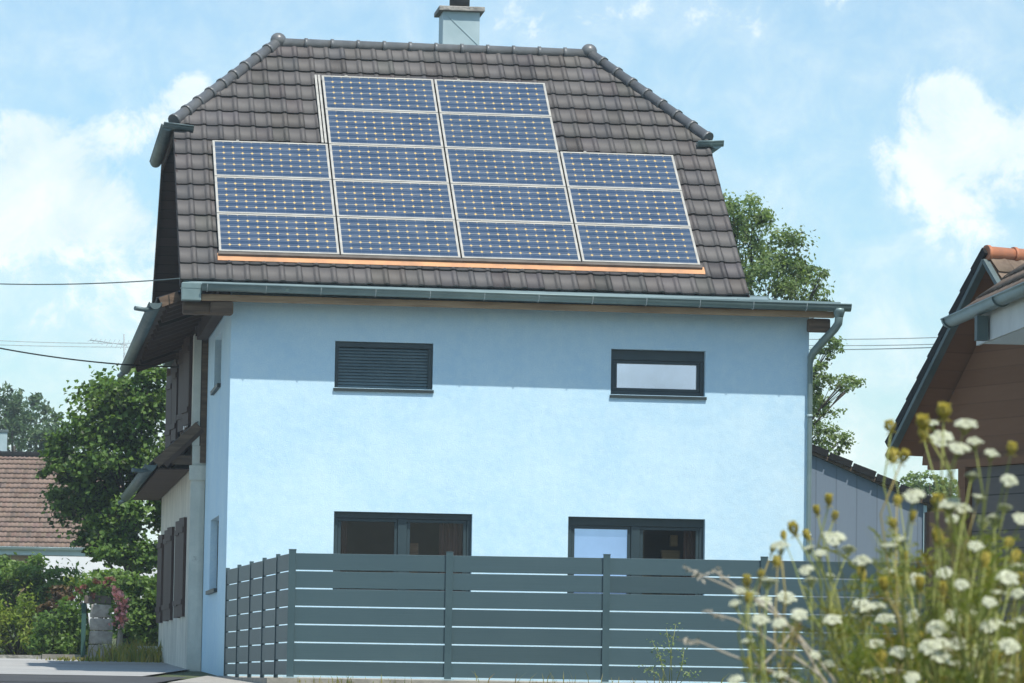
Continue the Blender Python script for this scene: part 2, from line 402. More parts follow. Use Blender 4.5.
def draped(name, latD, m, lift, nn=14):
    """sheet over the terrain, given as rows ((lat0, lat1), D)"""
    bm = B(); rows = []
    fwd = Vector((math.sin(YAW), math.cos(YAW), 0))
    for (a, b), D in latD:
        row = []
        for k in range(nn + 1):
            P = EYE + r0 * (a + (b - a) * k / nn) + fwd * D
            row.append(bm.verts.new((P.x, P.y, ground_z(P) + lift)))
        rows.append(row)
    for p, q in zip(rows, rows[1:]):
        for k in range(nn): bm.faces.new((p[k], p[k + 1], q[k + 1], q[k]))
    return tag(obj(name, bm, m, smooth=True), kind='structure')
draped('main_road', [((-40, 40), d) for d in [41, 42, 43, 44, 45, 45.5]], M['asphalt'], .02, 40)
draped('near_road', [((-40, -.6 if d > 3 else 40), d) for d in [-12, -6, -3, -1, 0, 1, 2, 3, 4, 5, 6, 7, 8, 9, 10, 12, 14, 16, 18, 20, 22, 24, 27, 30, 33, 36, 38, 40, 41]], M['asphalt'], .015, 30)
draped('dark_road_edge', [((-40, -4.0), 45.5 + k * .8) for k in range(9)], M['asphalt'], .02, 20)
draped('side_street', [((-40, -4.6), 51.9 + k * 1.0) for k in range(20)], M['street'], .024, 20)
draped('verge', [((-7.0, -5.4), 64 + k * .5) for k in range(8)], M['gravel'], .028, 10)
draped('yard', [((-3.9, 6), 47.3 + k * .8) for k in range(9)], M['gravel'], .02, 12)

# ------------------------------------------------------------------ the house
HX, HZ = 7.770, 6.43
EY, EZ = -.35, 6.795; TP = math.tan(R(37)); CP, SP = math.cos(R(37)), math.sin(R(37))
RY = 4.9; RZ = EZ + (RY - EY) * TP
VX0, VX1 = -.70, 6.88
RX0, RX1 = .87, 5.43
HY0 = 2.95; HZ0 = EZ + (HY0 - EY) * TP          # half-hip break
BY = 2 * RY - EY
house = thing('house', 'pale blue rendered house with dark tiled half-hipped roof and solar panels', 'house', (4, 5, 1.6))

# windows: (u0,u1,z0,z1)
Z0 = 1.3
W1 = (1.381, 2.688, 5.445, 6.062); W2 = (5.081, 6.360, 5.445, 6.056); W3 = (1.410, 3.250, 2.68, 3.806); W4 = (4.535, 6.383, 2.68, 3.802)
bm = B()
hz = [(a, b, c - Z0, d - Z0) for a, b, c, d in (W1, W2, W3, W4)]
wall_holes(bm, (0, 0, Z0), (1, 0, 0), (0, 0, 1), HX, HZ + .3 - Z0, hz, .19, (0, -1, 0))
# right return
face(bm, [(HX, 0, Z0), (HX, 6.0, Z0), (HX, 6.0, HZ + .3), (HX, 0, HZ + .3)])
obj('wall', bm, M['render'], house)['label'] = 'pale blue rendered front wall'
SY = 5.75
S1 = (2.25, 3.95, 5.62, 6.36); S2 = (1.98, 4.05, 2.80, 3.80)
bm = B()
wall_holes(bm, (0, SY, Z0), (0, -1, 0), (0, 0, 1), SY, HZ + .6 - Z0, [(SY - b, SY - a, c - Z0, d - Z0) for a, b, c, d in (S1, S2)], .16, (-1, 0, 0))
obj('side_wall', bm, M['render'], house)

def window(x0, x1, z0, z1, y, fw, panes, sill=True, head=0, mats=None, sillz=.05):
    bm = B()
    e = .004
    for a, b, c, d in ((x0 + e, x1 - e, z1 - fw - head, z1 - e), (x0 + e, x1 - e, z0 + e, z0 + fw), (x0 + e, x0 + fw, z0 + fw + .001, z1 - fw - head - .001), (x1 - fw, x1 - e, z0 + fw + .001, z1 - fw - head - .001)):
        box(bm, a, b, y, y + .07, c, d, .006)
    n = len(panes); W = (x1 - x0 - 2 * fw) / n
    for k in range(1, n):
        xm = x0 + fw + W * k; box(bm, xm - .06, xm + .06, y - .01, y + .068, z0 + fw + .001, z1 - fw - head - .001, .006)
    w = obj('window', bm, M['frame'], house)
    for k, (kind) in enumerate(panes):
        a = x0 + fw + W * k + (.06 if k else 0); b = x0 + fw + W * (k + 1) - (.06 if k < n - 1 else 0)
        bm = B(); s = .045; c, d = z0 + fw, z1 - fw - head
        for q in ((a + .002, b - .002, d - s, d - .002), (a + .002, b - .002, c + .002, c + s), (a + .002, a + s, c + s + .001, d - s - .001), (b - s, b - .002, c + s + .001, d - s - .001)):
            box(bm, q[0], q[1], y + .018, y + .06, q[2], q[3], .005)
        obj('sash', bm, M['frame'], w)
        bm = B(); face(bm, [(a + s - .01, y + .042, c + s - .01), (b - s + .01, y + .042, c + s - .01), (b - s + .01, y + .042, d - s + .01), (a + s - .01, y + .042, d - s + .01)])
        obj('pane', bm, M[kind], w)
    if sill:
        bm = B(); prism(bm, [(x0 - .012, -.03, z0 - .045), (x0 - .012, -.03, z0 - .008), (x0 - .012, .18, z0 + .004), (x0 - .012, .18, z0 - .045)], (x1 - x0 + .03, 0, 0))
        obj('sill', bm, M['sill'], w)
    return w
window(*W2, .10, .055, ['pane_white'], head=.085)
window(*W3, .10, .06, ['pane_dark', 'pane_dark'], head=.02)
window(*W4, .10, .06, ['pane_sky', 'pane_olive'], head=.05)
def room(x0, x1, z0, z1, things_):
    bm = B(); a, b, c, d = x0 - .5, x1 + .5, z0 - .9, z1 + .35; y0, y1 = .19, 2.6
    wall_holes(bm, (a, y0 + .004, c), (1, 0, 0), (0, 0, 1), b - a, d - c, [(x0 - a, x1 - a, z0 - c, z1 - c)], 0, (0, -1, 0))
    for f in ([(a, y1, c), (b, y1, c), (b, y1, d), (a, y1, d)], [(a, y0, c), (a, y1, c), (a, y1, d), (a, y0, d)], [(b, y0, c), (b, y1, c), (b, y1, d), (b, y0, d)], [(a, y0, c), (b, y0, c), (b, y1, c), (a, y1, c)], [(a, y0, d), (b, y0, d), (b, y1, d), (a, y1, d)]): face(bm, f)
    r_ = obj('room', bm, M['roomwall'], house)
    for k, (u0, u1) in enumerate(things_['curtains']):
        bm = B(); n = 26; q = []
        for i in range(n + 1):
            u = u0 + (u1 - u0) * i / n; y = .34 + .03 * math.sin(i * 1.7 + k) + .012 * math.sin(i * 3.9)
            q.append((bm.verts.new((u, y, z0 - .6)), bm.verts.new((u, y, z1 + .1))))
        for p_, n_ in zip(q, q[1:]): bm.faces.new((p_[0], n_[0], n_[1], p_[1])).smooth = True
        obj('curtain', bm, M['curtain'], r_)
    for q in things_['items']:
        bm = B(); box(bm, *q, .01)
        obj('furniture', bm, M['wood_warm'], r_)
room(W3[0], W3[1], W3[2], W3[3], dict(curtains=[(1.42, 1.62), (2.85, 3.3)], items=[(2.45, 2.58, .40, .5, 2.7, 3.42), (1.9, 2.2, 1.6, 1.9, 2.2, 3.2)]))
room(W4[0], W4[1], W4[2], W4[3], dict(curtains=[(6.15, 6.45)], items=[(5.9, 6.15, .6, .7, 2.75, 3.4), (5.6, 5.8, .8, 1.1, 2.2, 3.25), (6.0, 6.1, .5, .6, 3.45, 3.6)]))
# roller shutter in the first window
x0, x1, z0, z1 = W1
bm = B()
for a, b, c, d in ((x0 + .004, x1 - .004, z1 - .075, z1 - .004), (x0 + .004, x0 + .05, z0 + .004, z1 - .076), (x1 - .06, x1 - .004, z0 + .004, z1 - .076)):
    box(bm, a, b, .04, .12, c, d, .006)
sh = obj('window', bm, M['frame'], house)
bm = B(); n = 13; hh = (z1 - .076 - z0 - .004) / n
for k in range(n):
    za = z0 + .004 + hh * k
    prism(bm, [(x0 + .051, .098, za), (x0 + .051, .070, za + hh * .12), (x0 + .051, .064, za + hh * .5), (x0 + .051, .078, za + hh * .86), (x0 + .051, .098, za + hh * .9)], (x1 - x0 - .112, 0, 0))
obj('roller_blind', bm, M['roller'], sh)
bm = B(); box(bm, x0 + .051, x1 - .061, .099, .108, z0 + .004, z1 - .08); obj('blind_backing', bm, M['frame'], sh)
bm = B(); prism(bm, [(x0 - .015, -.03, z0 - .045), (x0 - .015, -.03, z0 - .008), (x0 - .015, .18, z0 + .004), (x0 - .015, .18, z0 - .045)], (x1 - x0 + .03, 0, 0))
obj('sill', bm, M['sill'], sh)
# narrow windows in the side wall
for y0, y1, c, d in (S1, S2):
    bm = B()
    for a, b, p, q in ((y0 + .004, y1 - .004, d - .07, d - .004), (y0 + .004, y1 - .004, c + .004, c + .07), (y0 + .004, y0 + .07, c + .071, d - .071), (y1 - .07, y1 - .004, c + .071, d - .071)):
        box(bm, .10, .155, a, b, p, q, .005)
    w = obj('window', bm, M['frame'], house)
    bm = B(); face(bm, [(.13, y0 + .06, c + .06), (.13, y1 - .06, c + .06), (.13, y1 - .06, d - .06), (.13, y0 + .06, d - .06)]); obj('pane', bm, M['pane_olive'], w)
    bm = B(); box(bm, -.05, .15, y0 - .02, y1 + .02, c - .05, c + .002); obj('sill', bm, M['sill'], w)

# roof tiles
roof_bm = B()
L = (RY - EY) / CP
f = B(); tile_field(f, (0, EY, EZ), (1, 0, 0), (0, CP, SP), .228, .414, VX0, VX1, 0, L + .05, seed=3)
def hipclip(bm, xr, xb, side):
    d = Vector((xb - xr, HY0 - RY, 0)); n = Vector((d.y, -d.x, 0)) * side
    return Vector((xr, RY, 0)), n
dl = Vector((VX0 - RX0, HY0 - RY, 0)); dr = Vector((VX1 - RX1, HY0 - RY, 0))
nl = Vector((dl.y, -dl.x, 0)).normalized(); nr = Vector((-dr.y, dr.x, 0)).normalized()
if nl.x > 0: nl = -nl
if nr.x < 0: nr = -nr
clip(f, (RX0, RY, 0), nl); clip(f, (RX1, RY, 0), nr)
merge(roof_bm, f)
# half hips
for side, xr, xb, sd in ((-1, RX0, VX0, 5), (1, RX1, VX1, 6)):
    run = abs(xr - xb); rise = RZ - HZ0; sl = math.hypot(run, rise)
    f = B()
    S = Vector((-side * run / sl, 0, rise / sl))
    U = Vector((0, side * 1.0, 0))
    w_ = (RY - HY0)
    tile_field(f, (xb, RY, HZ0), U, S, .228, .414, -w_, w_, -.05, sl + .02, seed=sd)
    for sg in (-1, 1):
        d = Vector((xb - xr, sg * w_, 0)); n = Vector((d.y, -d.x, 0)).normalized()
        if n.y * sg < 0: n = -n
        clip(f, (xr, RY, 0), n)
    merge(roof_bm, f)
# back slope, boarding under the tiles
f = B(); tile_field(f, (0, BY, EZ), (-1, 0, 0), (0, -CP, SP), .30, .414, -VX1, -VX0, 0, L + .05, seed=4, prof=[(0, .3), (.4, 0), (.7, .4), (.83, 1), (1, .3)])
for xr, xb in ((RX0, VX0), (RX1, VX1)):
    d = Vector((xb - xr, RY - HY0, 0)); n = Vector((d.y, -d.x, 0)).normalized()
    if (n.x > 0) != (xb > xr): n = -n
    clip(f, (xr, RY, 0), n)
merge(roof_bm, f)
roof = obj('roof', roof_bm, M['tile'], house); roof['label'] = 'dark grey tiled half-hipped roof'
bm = B()
for ys, sgn in ((EY, 1), (BY, -1)):
    e = -.006
    face(bm, [(VX0, ys, EZ + e), (VX1, ys, EZ + e), (VX1, ys + sgn * (HY0 - EY), HZ0 + e), (RX1, RY, RZ + e), (RX0, RY, RZ + e), (VX0, ys + sgn * (HY0 - EY), HZ0 + e)])
    e = -.13
    face(bm, [(VX0, ys + sgn * .06, EZ + e), (VX1, ys + sgn * .06, EZ + e), (VX1, ys + sgn * (HY0 - EY), HZ0 + e), (RX1, RY, RZ + e), (RX0, RY, RZ + e), (VX0, ys + sgn * (HY0 - EY), HZ0 + e)])
for xr, xb in ((RX0, VX0), (RX1, VX1)):
    face(bm, [(xb, HY0, HZ0 - .006), (xb, 2 * RY - HY0, HZ0 - .006), (xr, RY, RZ - .006)])
obj('roof_boarding', bm, M['darkwood'], roof)
bm = B(); cap_run(bm, (RX0, RY, RZ + .03), (RX1, RY, RZ + .03), .075); obj('ridge_tiles', bm, M['ridge'], roof)
for xr, xb in ((RX0, VX0), (RX1, VX1)):
    for sg in (-1, 1):
        yb = RY + sg * (RY - HY0)
        bm = B(); cap_run(bm, (xb, yb, HZ0 + .05), (xr, RY, RZ + .045), .080, step=.34); obj('hip_tiles', bm, M['ridge'], roof)
    bm = B(); ball(bm, (xr, RY, RZ + .07), .118, (1, 1, .95)); obj('ridge_end_cap', bm, M['ridge'], roof)
# barge boards down both gables
for x, sx in ((VX0, -1), (VX1, 1)):
    bm = B()
    for ys, sgn in ((EY, 1), (BY, -1)):
        a = Vector((x - sx * .012, ys + sgn * .02, EZ - .085)); b = Vector((x - sx * .012, ys + sgn * (HY0 - EY), HZ0 - .085))
        bar(bm, a, b, .03, .16)
    bar(bm, (x - sx * .012, HY0, HZ0 - .1), (x - sx * .012, 2 * RY - HY0, HZ0 - .1), .03, .16)
    obj('barge_board', bm, M['darkwood'], house)
# gable walls in dark timber
for x in (-.17, 6.45):
    bm = B()
    pr = [(x, EY + .5, EZ - .3), (x, BY - .5, EZ - .3), (x, BY - .5, EZ + .2), (x, 2 * RY - HY0, HZ0 - .15), (x, HY0, HZ0 - .15), (x, EY + .5, EZ + .2)]
    prism(bm, pr, (.15, 0, 0)); obj('gable', bm, M['darkwood'], house)
# chimney
ch = B(); box(ch, 3.30, 3.845, 5.2, 5.75, 10.2, 11.39, .008); c_ = obj('chimney', ch, M['zinc_light'], house)
c_['label'] = 'zinc clad chimney'
bm = B()
for sg in (0,):
    bar(bm, (3.32, 5.196, 11.37), (3.83, 5.196, 10.90), .012, .008, (0, 1, 0))
obj('fold', bm, M['zinc_light'], c_)
bm = B(); box(bm, 3.235, 3.91, 5.12, 5.85, 11.392, 11.46, .012); obj('cap', bm, M['stone'], c_)
bm = B(); tube(bm, [(3.57, 5.45, 11.46), (3.57, 5.45, 11.51), (3.57, 5.45, 11.52), (3.57, 5.45, 11.70)], [.11, .11, .15, .15], 16); obj('flue', bm, M['cable'], c_)

# eaves at the front: drip flashing, gutter, timber, downpipe
bm = B()
face(bm, [(VX0 + .04, -.335, 6.782), (7.12, -.335, 6.775), (7.12, -.478, 6.715), (-.42, -.478, 6.725)])
face(bm, [(VX0 + .04, -.335, 6.782), (-.42, -.478, 6.725), (-.42, -.482, 6.60), (VX0 + .04, -.345, 6.60)])
prism(bm, [(6.9, -.30, 6.74), (7.16, -.30, 6.735), (7.16, 3.5, 6.95), (6.9, 3.5, 6.95)], (0, 0, .055))
obj('eaves_flashing', bm, M['zinc_mid'], house)
bm = B(); prism(bm, [(6.7, -.47, 6.705), (8.10, -.47, 6.695), (8.10, 4.6, 6.76), (6.7, 4.6, 6.76)], (0, 0, .028))
obj('zinc_roof', bm, M['zinc_mid'], house)['label'] = 'flat zinc roof strip beyond the tiles'
bm = B()
half_pipe(bm, (-.43, -.56, 6.712), (8.215, -.56, 6.672), .085)
g_ = obj('gutter', bm, M['zinc'], house)
for k in range(12):
    bm = B(); x = -.36 + k * .72 + (.05 if k else 0)
    zz = 6.712 - (x + .43) * .00463
    pts = [Vector((x, -.56 - math.cos(a) * .087, zz - math.sin(a) * .087)) for a in [R(d) for d in range(0, 141, 20)]]
    for p, q in zip(pts, pts[1:]): bar(bm, p, q, .024, .004, (1, 0, 0))
    obj('gutter_bracket', bm, M['bracket'], g_)
bm = B()
box(bm, -.69, -.435, -.56, -.40, 6.50, 6.735, .01); box(bm, -.70, -.43, -.565, -.39, 6.66, 6.668)
obj('gutter_end_box', bm, M['zinc'], house)
bm = B(); box(bm, -.42, 8.03, -.43, -.33, 6.515, 6.60, .008); box(bm, -.42, 8.03, -.328, -.02, 6.565, 6.60)
obj('eaves_beam', bm, M['wood_warm'], house)
for xa, xb in ((-.66, -.005), (-.30, .0), (7.70, 8.0)):
    bm = B()
    a, b = (xa, xb)
    box(bm, a, b, -.315 if xa != -.30 else -.41, -.15 if xa != -.30 else -.32, 6.34 if xa < 7 else 6.33, 6.512 if xa < 7 else 6.512, .03)
    obj('beam_end', bm, M['wood'], house)
bm = B(); box(bm, 0.0, 7.99, -.318, -.004, 6.545, 6.563); obj('soffit', bm, M['wood'], house)
bm = B()
dp = [(8.06, -.56, 6.60), (8.06, -.56, 6.50), (8.055, -.545, 6.43), (8.02, -.48, 6.36), (7.90, -.27, 6.20), (7.81, -.11, 6.07), (7.785, -.065, 6.00), (7.778, -.056, 5.92), (7.778, -.055, 4.6), (7.778, -.055, 3), (7.778, -.055, 1.5)]
tube(bm, dp, [.055] * 6 + [.048, .036, .033, .033, .033], 14)
tube(bm, [(8.06, -.56, 6.625), (8.06, -.56, 6.59), (8.06, -.56, 6.50)], [.088, .08, .053], 14)
d_ = obj('downpipe', bm, M['zinc'], house)
for z in (5.2, 3.6):
    bm = B(); tube(bm, [(7.778, -.055, z), (7.778, -.055, z + .035)], .040, 14); box(bm, 7.73, 7.766, -.03, .0, z + .005, z + .03)
    obj('pipe_clip', bm, M['zinc_light'], d_)

# half-hip gutters
for x, sx in ((VX0, -1), (VX1, 1)):
    bm = B(); xx = x + sx * .085
    half_pipe(bm, (xx, HY0 - .22, HZ0 - .04), (xx, 2 * RY - HY0 + .1, HZ0 - .04), .085)
    if sx < 0: half_pipe(bm, (xx - .06, HY0 - .20, HZ0 - .02), (xx + .36, HY0 - .20, HZ0 - .06), .07)
    else: half_pipe(bm, (xx - .28, HY0 - .20, HZ0 - .04), (xx + .09, HY0 - .20, HZ0 - .02), .07)
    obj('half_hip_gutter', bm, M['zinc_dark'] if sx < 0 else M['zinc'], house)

# old half of the house: skewed side wall, plaster below, timber above
def sk(y): return 0.0
OX = -.20; OY1 = 16.2; OY2 = 14.4
bm = B()
prism(bm, [(OX, SY, Z0 - .1), (OX + sk(OY1), OY1, Z0 - .1), (OX + sk(OY1), OY1, 4.95), (OX, SY, 4.95)], (.3, 0, 0))
box(bm, HX - .9, HX - .7, 6.0, OY1, Z0, 6.6)
box(bm, OX + .31, HX - .7, OY1 - .2, OY1 - .01, Z0, 4.9); box(bm, OX + .31, HX - .7, OY2 - .2, OY2 - .01, 4.9, 6.7)
obj('plaster_wall', bm, M['plaster'], house)['label'] = 'old weathered plaster wall'
bm = B()
prism(bm, [(OX + .02, SY + .003, 4.952), (OX + .02, OY2, 4.952), (OX + .02, OY2, 6.75), (OX + .02, SY + .003, 6.75)], (.25, 0, 0))
obj('timber_wall', bm, M['darkwood'], house)
bm = B(); prism(bm, [(OX + .005, SY + .16, 5.2), (OX + .005 + sk(6.4), 6.4, 5.2), (OX + .005 + sk(6.4), 6.4, 6.6), (OX + .005, SY + .16, 6.6)], (.01, 0, 0)); obj('plaster_panel', bm, M['plaster'], house)
bm = B()
box(bm, OX - .01, OX + .10, SY - .02, SY - .001, 4.951, 6.55); box(bm, OX - .015, OX + .19, SY - .02, SY - .004, Z0, 4.45); box(bm, OX - .04, OX + .20, SY - .05, SY - .003, 4.45, 4.66)
obj('corner_pilaster', bm, M['plaster'], house)
def sx_(y, o): return OX + sk(y) - o
bm = B()
bar(bm, (-.045, SY - .014, 4.70), (-.045, SY - .014, 6.5), .085, .03, (0, 1, 0))
for y in (SY + 1.6, SY + 3.0, SY + 5.2, OY2 - .2):
    bar(bm, (sx_(y, -.0), y, 4.953), (sx_(y, -.0), y, 6.7), .16, .09, (1, 0, 0))
bar(bm, (OX + .01, SY + .02, 5.06), (OX + .01, OY2, 5.06), .08, .16)
obj('timber_framing', bm, M['wood'], house)
bm = B(); box(bm, OX - .1, HX - .6, BY - .4, OY2 + .1, 6.752, 6.86); box(bm, OX - .1, HX - .6, OY2 + .101, OY1 + .1, 4.96, 5.05); obj('rear_roof', bm, M['zinc_dark'], house)
# shutters (upper and lower rows), each leaf a board of its own, standing ajar
def shutter(y0, y1, z0, z1, out0, out1):
    bm = B()
    prism(bm, [(sx_(y0, out0), y0, z0), (sx_(y1, out1), y1, z0), (sx_(y1, out1), y1, z1), (sx_(y0, out0), y0, z1)], (-.045, 0, 0))
    for z in (z0 + .18, z1 - .22):
        prism(bm, [(sx_(y0, out0 + .046), y0, z), (sx_(y1, out1 + .046), y1, z), (sx_(y1, out1 + .046), y1, z + .08), (sx_(y0, out0 + .046), y0, z + .08)], (-.02, 0, 0))
    obj('shutter', bm, M['shutter'], house)
for y, z1, o_ in ((6.35, 6.6, .07), (7.9, 6.55, .06), (10.4, 6.5, .05), (12.2, 6.45, .06)): shutter(y, y + .5, 5.30, z1, .0, o_)
for y, o_ in ((6.9, .05), (8.3, .042), (10.9, .055), (12.3, .04), (14.6, .05)): shutter(y, y + .46, 2.48, 3.95, .0, o_)
for y0, y1, c, d in ((7.5, 8.4, 2.5, 3.9), (11.0, 12.0, 2.5, 3.9), (7.0, 8.1, 5.3, 6.5)):
    bm = B(); prism(bm, [(sx_(y0, .012), y0, c), (sx_(y1, .012), y1, c), (sx_(y1, .012), y1, d), (sx_(y0, .012), y0, d)], (-.03, 0, 0))
    w = obj('window', bm, M['whitefascia'], house)
    bm = B(); prism(bm, [(sx_(y0 + .07, .044), y0 + .07, c + .07), (sx_(y1 - .07, .044), y1 - .07, c + .07), (sx_(y1 - .07, .044), y1 - .07, d - .07), (sx_(y0 + .07, .044), y0 + .07, d - .07)], (-.004, 0, 0))
    obj('pane', bm, M['pane_solid'], w)
# pent roofs along the side
def pent(y0, y1, xi, zi, xo, zo, lab, skew=True, boxed=None):
    k0, k1 = (sk(y0) if skew else 0), (sk(y1) if skew else 0)
    sl = Vector((xo - xi, 0, zo - zi)); dn = Vector((-sl.z, 0, sl.x)).normalized()
    if dn.z < 0: dn = -dn
    f = B()
    S = Vector((xi - xo, 0, zi - zo)); Ln = S.length
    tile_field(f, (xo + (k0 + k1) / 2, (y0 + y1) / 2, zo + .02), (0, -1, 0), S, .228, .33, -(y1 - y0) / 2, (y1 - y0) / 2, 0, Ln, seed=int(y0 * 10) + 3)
    if skew:
        for v in f.verts: v.co.x += sk(v.co.y) - (k0 + k1) / 2
    pr = obj('canopy_roof', f, M['tile'], house); pr['label'] = lab
    bm = B()
    prism(bm, [(xi + k0, y0, zi), (xi + k1, y1, zi), (xo + k1, y1, zo), (xo + k0, y0, zo)], -dn * .03)
    obj('soffit', bm, M['soffit'], pr)
    n = max(2, int((y1 - y0) / .75))
    for i in range(n + 1):
        bm = B()
        y = y0 + .06 + (y1 - y0 - .12) * i / n; kk = sk(y) if skew else 0
        bar(bm, Vector((xi + kk, y, zi)) - dn * .085, Vector((xo + .08 + kk, y, zo + .05)) - dn * .085, .09, .105)
        obj('rafter', bm, M['soffit'], pr)
    bm = B(); vx = Vector((xi + k0, y0 - .016, zi)) if skew else Vector((-.71, y0 - .016, zi + (zo - zi) * (-.71 - xi) / (xo - xi)))
    bar(bm, vx - dn * .02, Vector((xo + k0, y0 - .016, zo)) - dn * .02, .026, .13)
    obj('verge_board', bm, M['wood'], pr)
    if boxed:
        bm = B(); prism(bm, [(xi - .1 + k0, y0 + .25, boxed), (xi - .1 + k1, y1 - .02, boxed), (xo + .06 + k1, y1 - .02, boxed), (xo + .06 + k0, y0 + .25, boxed)], (0, 0, .02))
        obj('eaves_lining', bm, M['soffit'], pr)
        bm = B(); bar(bm, (xi - .02 + k0, y0 + .12, boxed + .14), (xo + .25 + k0, y0 + .12, boxed + .14), .1, .13); obj('bracket_beam', bm, M['wood'], pr)
    bm = B(); half_pipe(bm, (xo - .06 + k0, y0 - .05, zo - .03), (xo - .06 + k1, y1 + .05, zo - .03), .08)
    tube(bm, [(xo - .06 + k0, y0 + .05, zo - .09), (xo - .20 + k0, y0 - .02, zo - .12), (xo - .33 + k0, y0 - .10, zo - .11)], .03, 8)
    tube(bm, [(xo - .06 + k1, y1 - .1, zo - .08), (xo - .16 + k1, y1 + .1, zo - .13)], .035, 8)
    obj('gutter', bm, M['zinc_dark'], pr)
    return pr
pent(-.06, 11.8, -.15, 6.84, -.95, 6.52, 'narrow tiled eave running along the left gable', skew=False)
pent(SY - .05, 16.6, -.13, 5.26, -.74, 4.68, 'lower pent roof over the old side wall', boxed=4.60)
bm = B(); box(bm, -.60, -.22, 15.9, 16.3, 1.5, 2.1, .02); obj('base_block', bm, M['plaster'], house)

# flashing under the panels
bm = B(); rg = random.Random(4); O = Vector((0, EY, EZ)); S = Vector((0, CP, SP)); N = Vector((0, -SP, CP))
nx = 112; rows = []
for i in range(nx + 1):
    x = -.20 + (6.34 + .20) * i / nx
    ph = ((x - VX0) / .2297) % 1.0
    wob = .012 * math.exp(-((ph - .83) / .16) ** 2) + rg.uniform(-.003, .003)
    rows.append([bm.verts.new(O + Vector((x, 0, 0)) + S * s + N * n) for s, n in ((.445 - wob * 1.5, .036 + wob * .9), (.475, .051), (.60, .051))])
for a, b in zip(rows, rows[1:]):
    for k in range(2): bm.faces.new((a[k], b[k], b[k + 1], a[k + 1])).smooth = True
obj('flashing', bm, M['copper'], roof)['label'] = 'salmon orange flashing below the solar panels'

# ------------------------------------------------------------------ solar panels
def proto_panel():
    t = thing('solar_panel', '', 'solar panel', (0, 0, 0), 'solar panels on the house roof')
    bm = B(); w = .031
    for a, b, c, d in ((0, PW, 0, w), (0, PW, PH - w, PH), (0, w, w + .0005, PH - w - .0005), (PW - w, PW, w + .0005, PH - w - .0005)):
        box(bm, a, b, c, d, 0, .042, .002)
    obj('frame', bm, M['alu'], t)
    bm = B(); box(bm, w - .002, PW - w + .002, w - .002, PH - w + .002, .01, .036); obj('cell_sheet', bm, M['cells'], t)
    bm = B()
    for x in (.35,): box(bm, x - .02, x + .02, PH - .004, PH + .014, .028, .052, .002)
    obj('clamp', bm, M['alu'], t)
    return t
proto = proto_panel()
cn = ['left outer column', 'left inner column', 'right inner column', 'right outer column']
first = True
for c in range(4):
    nr_ = 5 if c in (1, 2) else 3
    for r_ in range(nr_):
        if first: o = proto; first = False
        else:
            o = proto.copy(); COL.objects.link(o)
            for chd in proto.children:
                d = chd.copy(); COL.objects.link(d); d.parent = o
        s = .655 - .06 + .991 * r_
        o.location = O + Vector((-.18 + 1.622 * c, 0, 0)) + S * s + N * .052
        o.rotation_euler = (R(37), 0, 0)
        rn = {0: 'bottom panel just above the orange flashing', 1: 'second panel up', 2: 'third panel up' if nr_ == 5 else 'topmost of three panels', 3: 'fourth panel up', 4: 'topmost of five panels below the ridge'}[r_]
        o['label'] = 'blue solar panel in the %s, %s' % (cn[c], rn)
bm = B()
bar(bm, O + Vector((-.19, 0, 0)) + S * .560 + N * .070, O + Vector((6.31, 0, 0)) + S * .560 + N * .070, .06, .03, N)
obj('mounting_rail', bm, M['railm'], roof)
bm = B()
for x in (1.355, 1.402):
    bar(bm, O + Vector((x, 0, 0)) + S * 3.60 + N * .072, O + Vector((x, 0, 0)) + S * 5.56 + N * .072, .030, .03, N)
obj('side_rail', bm, M['alu'], roof)['label'] = 'white double rail beside the raised block of panels'

# ------------------------------------------------------------------ fence
def proj_line(px, A, Bv):
    """point of the plan line A-B that is sighted at picture column px near the fence base"""
    lo, hi = -.5, 1.6
    def col(t):
        P = A.lerp(Bv, t); v = P - EYE; return PCX + FPX * v.dot(cr) / v.dot(cf)
    for _ in range(50):
        m = (lo + hi) / 2
        if (col(m) < px) == (col(0) < col(1)): lo = m
        else: hi = m
    return A.lerp(Bv, lo)
fence = thing('slat_fence', 'dark grey aluminium slat fence around the yard in front of the house', 'fence', (.36, -7.0, 1.6))
cA = Vector((.36, -7.0, 1.62)); cB = Vector((5.72, -7.73, 1.62)); dF = (cB - cA) / 3
front = [cA + dF * k for k in range(5)]
sideE = Vector((.02, -.06, 1.62)); side = [cA.lerp(sideE, k / 5) for k in range(6)]
FT = 3.035
def post(P, d, w_=.04, FT=FT, cap=True):
    bm = B(); d = d.normalized(); n = Vector((-d.y, d.x, 0))
    c = [P + d * a * w_ + n * b * w_ for a, b in ((-1, -1), (1, -1), (1, 1), (-1, 1))]
    c = [Vector((p.x, p.y, 1.56)) for p in c]; prism(bm, c, (0, 0, FT + .028 - 1.56))
    p = obj('post', bm, M['post'], fence)
    if not cap: return p
    bm = B(); c = [P + d * a * .043 + n * b * .043 for a, b in ((-1, -1), (1, -1), (1, 1), (-1, 1))]
    prism(bm, [Vector((q.x, q.y, FT + .0285)) for q in c], (0, 0, .010)); obj('post_cap', bm, M['post'], p)
    bm = B(); c = [P + d * a * .075 + n * b * .075 for a, b in ((-1, -1), (1, -1), (1, 1), (-1, 1))]
    prism(bm, [Vector((q.x, q.y, 1.602)) for q in c], (0, 0, .012)); obj('foot_plate', bm, M['zinc_light'], p)
